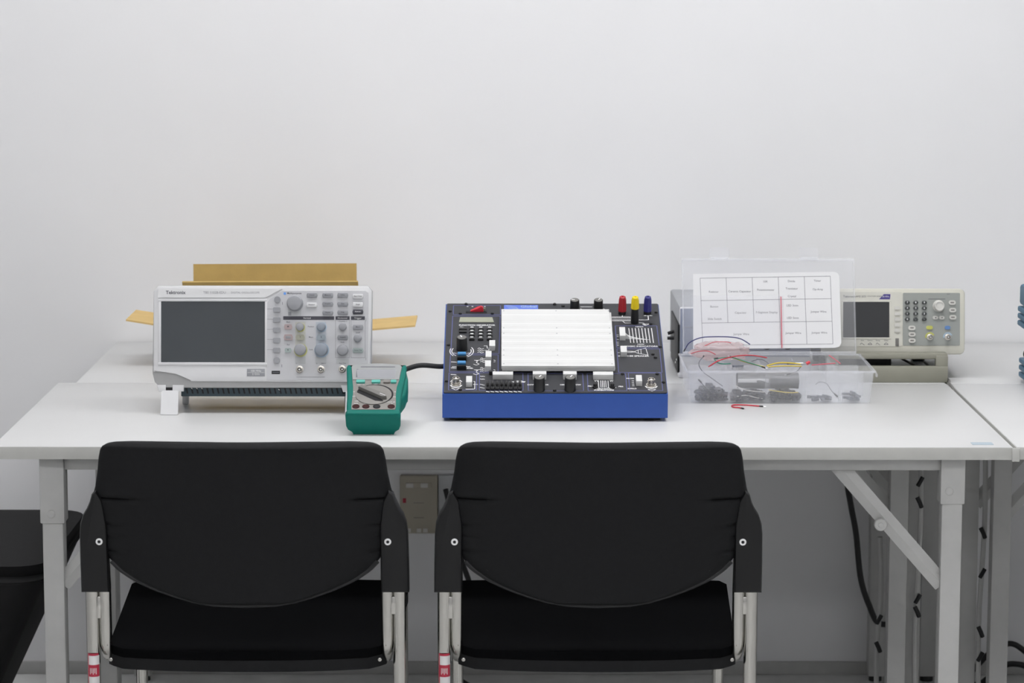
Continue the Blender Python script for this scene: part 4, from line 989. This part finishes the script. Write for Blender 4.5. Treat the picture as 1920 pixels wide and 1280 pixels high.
# jumper wires
def wire(label, pts_, m_, r=0.0010, ends=(1, 1)):
    t_ = thing('jumper_wire', label, 'wire', pts_[0], 0, 'jumper wires in and around the parts box')
    o = Vector(pts_[0]); q = [Vector(p)-o for p in spline(pts_, 7)]
    MB().tube(q, r, 6).build('wire', m_, t_)
    for e, a, b in ((ends[0], q[0], q[1]), (ends[1], q[-1], q[-2])):
        if e:
            d = (a-b).normalized()
            MB().tube([a-d*0.001, a+d*0.007], 0.0015, 4).build('plug', 'wire_black', t_); MB().tube([a+d*0.007, a+d*0.012], 0.0004, 5).build('pin', 'lead_silver', t_)
    return t_
Z = 0.7845
wire('long red wire arching over the left of the parts box', [(0.379, 0.505, Z-0.004), (0.40, 0.53, Z+0.004), (0.432, 0.545, Z+0.010), (0.462, 0.55, Z+0.011), (0.490, 0.54, Z+0.008)], 'wire_red', 0.0011, (0, 0))
wire('short green wire beneath the red wire in the parts box', [(0.393, 0.55, Z+0.004), (0.398, 0.53, Z), (0.408, 0.522, Z-0.001), (0.421, 0.520, Z)], 'wire_green', 0.0010, (0, 0))
wire('dark green wire crossing the yellow one in the parts box', [(0.400, 0.56, Z+0.004), (0.425, 0.55, Z+0.007), (0.450, 0.53, Z+0.002), (0.478, 0.505, Z-0.004)], 'wire_green', 0.0009)
wire('black wire curling down the front left compartment', [(0.372, 0.545, Z+0.009), (0.361, 0.50, Z+0.004), (0.364, 0.462, Z-0.005), (0.384, 0.4605, Z-0.020), (0.402, 0.4605, Z-0.033)], 'wire_grey', 0.0009, (1, 0))
wire('short black wire in the bottom of the front left compartment', [(0.362, 0.458, 0.759), (0.371, 0.458, 0.749), (0.388, 0.4585, 0.737)], 'wire_grey', 0.0009, (1, 0))
wire('dark blue wire looping up in front of the label sheet', [(0.345, 0.64, 0.795), (0.352, 0.63, 0.808), (0.372, 0.625, 0.818), (0.398, 0.625, 0.820), (0.428, 0.625, 0.8195), (0.448, 0.625, 0.816), (0.466, 0.63, 0.805)], 'wire_blue', 0.0010, (1, 0))
wire('yellow wire lying over the left dividers', [(0.428, 0.555, Z+0.006), (0.447, 0.54, Z+0.001), (0.466, 0.52, Z-0.002), (0.482, 0.505, Z-0.004)], 'wire_yellow', 0.0012, (1, 0))
wire('upper yellow wire over the middle compartments', [(0.487, 0.512, Z-0.003), (0.507, 0.52, Z+0.001), (0.530, 0.522, Z+0.001), (0.550, 0.515, Z)], 'wire_yellow', 0.0013, (0, 0))
wire('lower yellow wire over the middle compartments', [(0.489, 0.506, Z-0.004), (0.510, 0.508, Z-0.003), (0.530, 0.510, Z-0.003), (0.551, 0.506, Z-0.003)], 'wire_yellow', 0.0011, (0, 0))
wire('thin grey wire arching at the second divider', [(0.462, 0.55, Z), (0.478, 0.548, Z+0.004), (0.490, 0.535, Z), (0.492, 0.51, Z-0.006)], 'wire_grey', 0.0007, (0, 0))
wire('dark wire end beside the yellow wires', [(0.549, 0.505, Z-0.004), (0.540, 0.49, Z-0.010), (0.527, 0.483, Z-0.013)], 'wire_grey', 0.0008, (0, 1))
wire('pale yellow wire in the third compartment below the foil', [(0.486, 0.4585, 0.745), (0.505, 0.4580, 0.742), (0.525, 0.4580, 0.740), (0.540, 0.4585, 0.7405)], 'wire_yellow', 0.0009, (0, 0))
wire('white wire in the second compartment below the foil', [(0.424, 0.4580, 0.754), (0.437, 0.4575, 0.747), (0.456, 0.4575, 0.743), (0.478, 0.4580, 0.741)], 'wire_white', 0.0008, (0, 0))
wire('white wire among the chips at the bottom of the second compartment', [(0.428, 0.4580, 0.733), (0.445, 0.4578, 0.735), (0.462, 0.4578, 0.731), (0.476, 0.458, 0.729)], 'wire_white', 0.0007, (0, 0))
wire('pink wire lying across the fourth compartment', [(0.570, 0.515, Z-0.002), (0.585, 0.517, Z-0.001), (0.600, 0.518, Z), (0.614, 0.518, Z+0.001)], 'wire_pink', 0.0011, (0, 0))
wire('pink wire leaning on the last divider', [(0.612, 0.60, Z+0.004), (0.620, 0.575, Z), (0.627, 0.548, Z-0.004)], 'wire_pink', 0.0010, (0, 0))
wire('grey looped wire in the fourth compartment', [(0.572, 0.462, 0.755), (0.580, 0.4605, 0.7595), (0.592, 0.4600, 0.756), (0.600, 0.4598, 0.744), (0.607, 0.4598, 0.737)], 'wire_grey', 0.0007, (0, 1))
wire('brown wire over the pink bag at the back', [(0.378, 0.60, 0.806), (0.395, 0.60, 0.813), (0.415, 0.60, 0.814), (0.428, 0.60, 0.812)], 'wire_red', 0.0007, (0, 0))
wire('dark red wire across the pink bag at the left', [(0.352, 0.59, 0.793), (0.367, 0.585, 0.798), (0.385, 0.585, 0.798), (0.398, 0.585, 0.792)], 'wire_red', 0.0008, (0, 0))
wire('red wire with black plugs on the table before the parts box', [(0.4660, 0.4185, TOP+0.0014), (0.4438, 0.4300, TOP+0.0014), (0.4260, 0.4335, TOP+0.0014), (0.4165, 0.4260, TOP+0.0014), (0.4170, 0.4080, TOP+0.0014), (0.4270, 0.4020, TOP+0.0014), (0.4310, 0.3960, TOP+0.0014)], 'wire_red', 0.0013)
# loose components lying on top
t = thing('led', 'red light emitting diode on the parts box dividers', 'diode', (0.567, 0.552, 0.781))
MB(0.001).lathe(0, 0, [(3.6, -3), (3.6, -2), (3.0, -2), (3.0, 2.5), (2.4, 4), (1, 4.8)], 16).build('lens', 'led_red', t, Matrix.Rotation(R(60), 4, 'Y'))
for y in (-0.0012, 0.0012): MB().tube([(-0.002, y, -0.001), (-0.028, y*2, 0.000)], 0.0004, 5).build('lead', 'lead_silver', t)
t = thing('crystal', 'small dark metal capsule next to the red diode', 'component', (0.536, 0.552, 0.781))
MB(0.001).rrect(-8, 8, -3, 3, -2.5, 2.5, 2.8, 1.2).build('can', 'comp_grey', t)
for y in (-0.0012, 0.0012): MB().tube([(0.008, y, 0), (0.022, y, 0)], 0.0004, 5).build('lead', 'lead_silver', t)
t = thing('chip', 'grey chip with legs at the first divider', 'component', (0.434, 0.515, 0.7785), 0.3)
MB(0.001).box(-10, 10, -3.4, 3.4, 0, 4, 0.4).build('chip_body', 'comp_grey', t)
for i in range(7):
    for y in (-4, 4): MB(0.001).box(-9+i*3-0.4, -9+i*3+0.4, y-0.4, y+0.4, -4, 2).build('chip_leg', 'lead_silver', t)

# ------------------------------------------------------------------ function generator behind the box
def ap(x, y): return ((x-1720)*1.0215, (662-y)*1.0390)
AX = 0.8000; 
afg = thing('function_generator', 'beige function generator with keypad behind the parts box', 'function generator', (AX, 0.755, TOP))
AF = Matrix.Translation((0, 0, 0.0508)) @ rot_face(82.5)
AL = -187.0   # left side of the case
MB(0.001).prism(rr(AL+3, 90, -1, 121, 10, 4), -300, -20, 0, 6).build('case', 'beige_shell', afg, AF)
MB(0.001).prism(rr(AL, 92.5, -2.5, 124.5, 11, 5), -24, 0, 2.5, 3).build('front_bezel', 'beige_shell', afg, AF)
lp_ = MB(0.001).prism(rr(AL+12, ap(1692, 0)[0], 13, 118, 4, 3), -1, 0.8, 0.6).build('left_panel', 'beige_light', afg, AF)
rp_ = MB(0.001).prism(rr(ap(1693, 0)[0], ap(1801, 0)[0], ap(0, 648)[1], ap(0, 550)[1], 2, 3), -1, 0.6, 0.4).build('key_panel', 'beige_panel', afg, AF)
sx0, sy0 = ap(1580, 633); sx1, sy1 = ap(1667.5, 567)
sbz = MB(0.001)
for a in ((sx0-3, sx1+3, sy1, sy1+3), (sx0-3, sx1+3, sy0-3, sy0), (sx0-3, sx0, sy0, sy1), (sx1, sx1+3, sy0, sy1)): sbz.box(*a, 0, 1.8, 0.5)
so = sbz.build('screen_bezel', 'beige_light', afg, AF)
MB(0.001).box(sx0, sx1, sy0, sy1, -0.5, 1.0).build('screen', 'screen_dark', so)
bp = MB(0.001).prism([ap(1648, 562), ap(1668.5, 562), ap(1669.5, 552.5), ap(1657, 552.5)], 0.7, 1.2).build('badge', 'badge_purple', lp_)
MB(0.001).text('20 MHz', *ap(1660.5, 557), 4.2, 1.3).build('badge_lettering', 'ink_white', bp)
al = MB(0.001).text('Tektronix', *ap(1580, 557), 6, 0.95, 'LEFT', 0.1).text('AFG 2021', *ap(1604, 557), 5, 0.95, 'LEFT', 0.03).text('FUNCTION GENERATOR', *ap(1626, 556.5), 3.2, 0.95, 'LEFT')
for x, s_ in ((1616.5, 'Sine'), (1631, 'Square'), (1646, 'Ramp'), (1661.5, 'Pulse')): al.text(s_, *ap(x, 638.5), 3.6, 0.95)
for i, x in enumerate((1616.5, 1631, 1646, 1661.5)):
    u, v = ap(x, 645); al.poly([(u-4, v-1), (u-1.5, v+2.2), (u+1, v), (u+4, v-2.0)] if i % 2 == 0 else [(u-4, v-1), (u-1, v+2), (u+1, v+2), (u+4, v-1), (u-4, v-1)], 0.8, 0.8, 1.0)
al.text('CH1', *ap(1779, 552.5), 3.4, 0.8)
al.poly([ap(1741, 561.5), ap(1773, 561.5)], 0.9, 0.5, 0.8)
al.build('panel_lettering', 'ink_dark', lp_)
sk = None
for y in (578, 588.5, 598.8, 609.2, 619.6):
    T = AF @ T3(*U(*ap(1682, y), 0.8))
    sk = pill(10, 6.4, 2.6, 1.6).build('soft_key', 'key_cream', afg, T) if sk is None else inst(sk, 'soft_key', afg, T)
u0, v0 = ap(1679, 649); u1, v1 = ap(1685.5, 634.5)
MB(0.001).box(u0, u1, v0, v1, 0.6, 1.4, 0.3).build('usb_port', 'meter_dial', afg, AF)
kk = None
kt = MB(0.001)
for i, x in enumerate((1701.2, 1717, 1733.3)):
    for j, y in enumerate((568, 578.3, 588.7, 599)):
        T = AF @ T3(*U(*ap(x, y), 0.5))
        if kk is None: kk = pill(9.6, 6.4, 3.0).build('number_key', 'key_dark', afg, T)
        else: inst(kk, 'number_key', afg, T)
        kt.text(('789', '456', '123', '0.-')[j][i], *ap(x, y), 4.6, 3.7, 'CENTER', 0.15)
kt.build('key_lettering', 'ink_white', afg, AF)
MB(0.001).lathe(0, 0, [(11.4, 0), (11.4, 1.5), (10.4, 2), (10, 13), (8.8, 15), (7.4, 15), (6.6, 14)], 30).build('knob', 'key_cream', afg, AF @ T3(*U(*ap(1760.5, 574.5), 0.5)))
ck = None
for x, y in ((1786, 568), (1787, 582), (1787.3, 595.3), (1710, 615), (1710.3, 627), (1710.3, 638.5)):
    T = AF @ T3(*U(*ap(x, y), 0.5))
    if ck is None:
        ck = pill(13.6, 8.6, 2.6).build('function_key', 'key_cream', afg, T)
    else: inst(ck, 'function_key', afg, T)
    MB(0.001).rrect(-3.6, 3.6, -1.4, 1.4, 2.5, 2.8, 1.2).build('key_mark', 'meter_grey', afg, T)
for x in (1754.3, 1766.3): 
    ak = pill(10.5, 6.8, 2.4).build('arrow_key', 'key_cream', afg, AF @ T3(*U(*ap(x, 596), 0.5)))
    MB(0.001).cyl(0.6, 0, 2.3, 2.6, 1.2, 10).build('arrow_mark', 'ink_dark', ak)
pill(12.6, 7, 2.4).build('output_key', 'btn_yellow', afg, AF @ T3(*U(*ap(1743.3, 614.5), 0.5)))
pill(10.6, 7, 2.4).build('output_key', 'btn_blue', afg, AF @ T3(*U(*ap(1777.3, 614.5), 0.5)))
for x, m_ in ((1744.2, 'btn_yellow'), (1778, 'ring_blue')):
    q = [(9.2*math.cos(R(a)), 9.2*math.sin(R(a))) for a in range(20, 200, 15)] + [(6.4*math.cos(R(a)), 6.4*math.sin(R(a))) for a in range(200, 20, -15)]
    T = AF @ T3(*U(*ap(x, 632), 0.5))
    MB(0.001).prism(q, 0, 0.8).build('socket_arc', m_, afg, T)
    bnc_parts(afg, T, 0.82)
# tilting handle used as a stand
hd = MB()
hxl, hxr = -0.180, 0.0535
hd.box(hxl, hxr, -0.046, -0.030, 0.0, 0.0315, 0.0025).build('stand_front', 'beige_stand', afg)
MB().box(hxl, hxr, -0.040, -0.010, 0.0445, 0.0555, 0.003).build('stand_top', 'beige_stand', afg)
for x0 in (hxl, hxr-0.0235): MB().box(x0, x0+0.0235, -0.044, -0.026, 0.026, 0.052, 0.002).build('stand_arm', 'beige_stand', afg)
for x in (-0.16, 0.04): MB().box(x-0.012, x+0.012, 0.24, 0.27, 0, 0.020, 0.002).build('rear_foot', 'black_rubber', afg)
MB().box(-0.178, -0.045, 0.03, 0.10, 0.004, 0.036, 0.002).build('lower_box', 'black_plastic', afg)
tag(MB().tube(spline([(0.785, 0.885, TOP+0.024), (0.800, 0.85, TOP+0.018), (0.830, 0.795, TOP+0.006), (0.852, 0.765, TOP+0.0026), (0.8580, 0.735, TOP+0.0026), (0.8565, 0.712, TOP+0.0026), (0.8535, 0.690, TOP+0.002), (0.8530, 0.65, TOP-0.001), (0.853, 0.61, TOP-0.010)], 6), 0.0024, 8).build('power_cord', 'meter_dial'),
    'thin dark cord under the function generator going into the table seam', 'cord')

# ------------------------------------------------------------------ bench instrument hidden behind the box
bi = thing('bench_supply', 'grey bench instrument with black side panel behind the parts box', 'bench instrument', (0.47, 0.765, TOP))
MB().box(-0.1285, 0.126, 0.012, 0.30, 0.008, 0.1375, 0.004).build('case', 'bin_grey', bi)
MB().box(-0.128, 0.126, 0.0, 0.016, 0.008, 0.1375, 0.004).build('front_frame', 'white_plastic', bi)
fpn = MB().box(-0.127, 0.124, -0.0015, 0.002, 0.042, 0.136, 0.001).build('front_panel', 'bin_bluegrey', bi)
MB().box(-0.122, 0.119, -0.0022, 0.0, 0.099, 0.1005).build('panel_line', 'key_light', fpn)
for i in range(5): MB(0.001).cyl(0, 0, 0, 12, 8, 18, 1).build('knob', 'knob_black', bi, Matrix.Translation((-0.08+i*0.04, -0.0012, 0.065)) @ Matrix.Rotation(math.pi/2, 4, 'X'))
MB().box(-0.1315, -0.1275, 0.002, 0.22, 0.010, 0.104, 0.001).build('side_panel', 'black_plastic', bi)
for y, z in ((0.03, 0.032), (0.06, 0.022)): MB(0.001).cyl(0, 0, 0, 1.2, 2.2, 12, 0.3).build('side_screw', 'zinc', bi, Matrix.Translation((-0.1315, y, z)) @ Matrix.Rotation(-math.pi/2, 4, 'Y'))
for z in (0.0605, 0.074):
    MB(0.001).cyl(0, 0, 0, 13, 3.4, 14, 0.8).build('side_plug', 'black_rubber', bi, Matrix.Translation((-0.1310, 0.13, z)) @ Matrix.Rotation(-math.pi/2, 4, 'Y') @ Matrix.Rotation(R(-20 if z > 0.07 else 0), 4, 'Y'))
for x in (-0.118, 0.112):
    for y in (0.008, 0.26): MB().box(x-0.012, x+0.012, y-0.008, y+0.02, 0, 0.012, 0.003).build('foot', 'white_plastic', bi)

# ------------------------------------------------------------------ blue ribbed instrument cut off at the right
bs = thing('blue_instrument', 'blue ribbed instrument housing cut off by the right image edge', 'instrument', (1.152, 0.66, TOP))
MB().box(-0.146, 0.17, -0.08, 0.09, 0.006, 0.185, 0.012).build('housing', 'housing_blue', bs)
MB().box(-0.140, 0.175, -0.10, -0.078, 0.004, 0.19, 0.006).build('front_frame', 'white_plastic', bs)
MB().box(-0.125, 0.06, -0.1015, -0.099, 0.05, 0.165, 0.001).build('screen', 'screen_glass', bs)
for i in range(3): MB(0.001).cyl(0, 0, 0, 12, 9, 20, 1.5).build('knob', 'key_light', bs, Matrix.Translation((0.12, -0.1, 0.05+i*0.045)) @ Matrix.Rotation(math.pi/2, 4, 'X'))
MB().box(-0.160, -0.140, -0.07, 0.08, 0.148, 0.188, 0.006).build('side_rib', 'housing_blue', bs)
for z in [0.008+0.0135*i for i in range(3)] + [0.108+0.0135*i for i in range(3)]:
    MB().box(-0.163 if z > 0.1 else -0.158, -0.140, -0.07, 0.08, z, z+0.0105, 0.003).build('side_rib', 'housing_blue', bs)
pp = [Vector((-0.1555, -0.02, 0.066)) + Vector((0.0105*math.cos(2*math.pi*i/20), 0, 0.0105*math.sin(2*math.pi*i/20))) for i in range(21)]
MB().tube(pp, 0.0028, 8).build('ring', 'black_rubber', bs)
for x in (-0.12, 0.14): MB().box(x-0.012, x+0.012, -0.09, 0.07, 0, 0.008, 0.002).build('foot', 'black_rubber', bs)
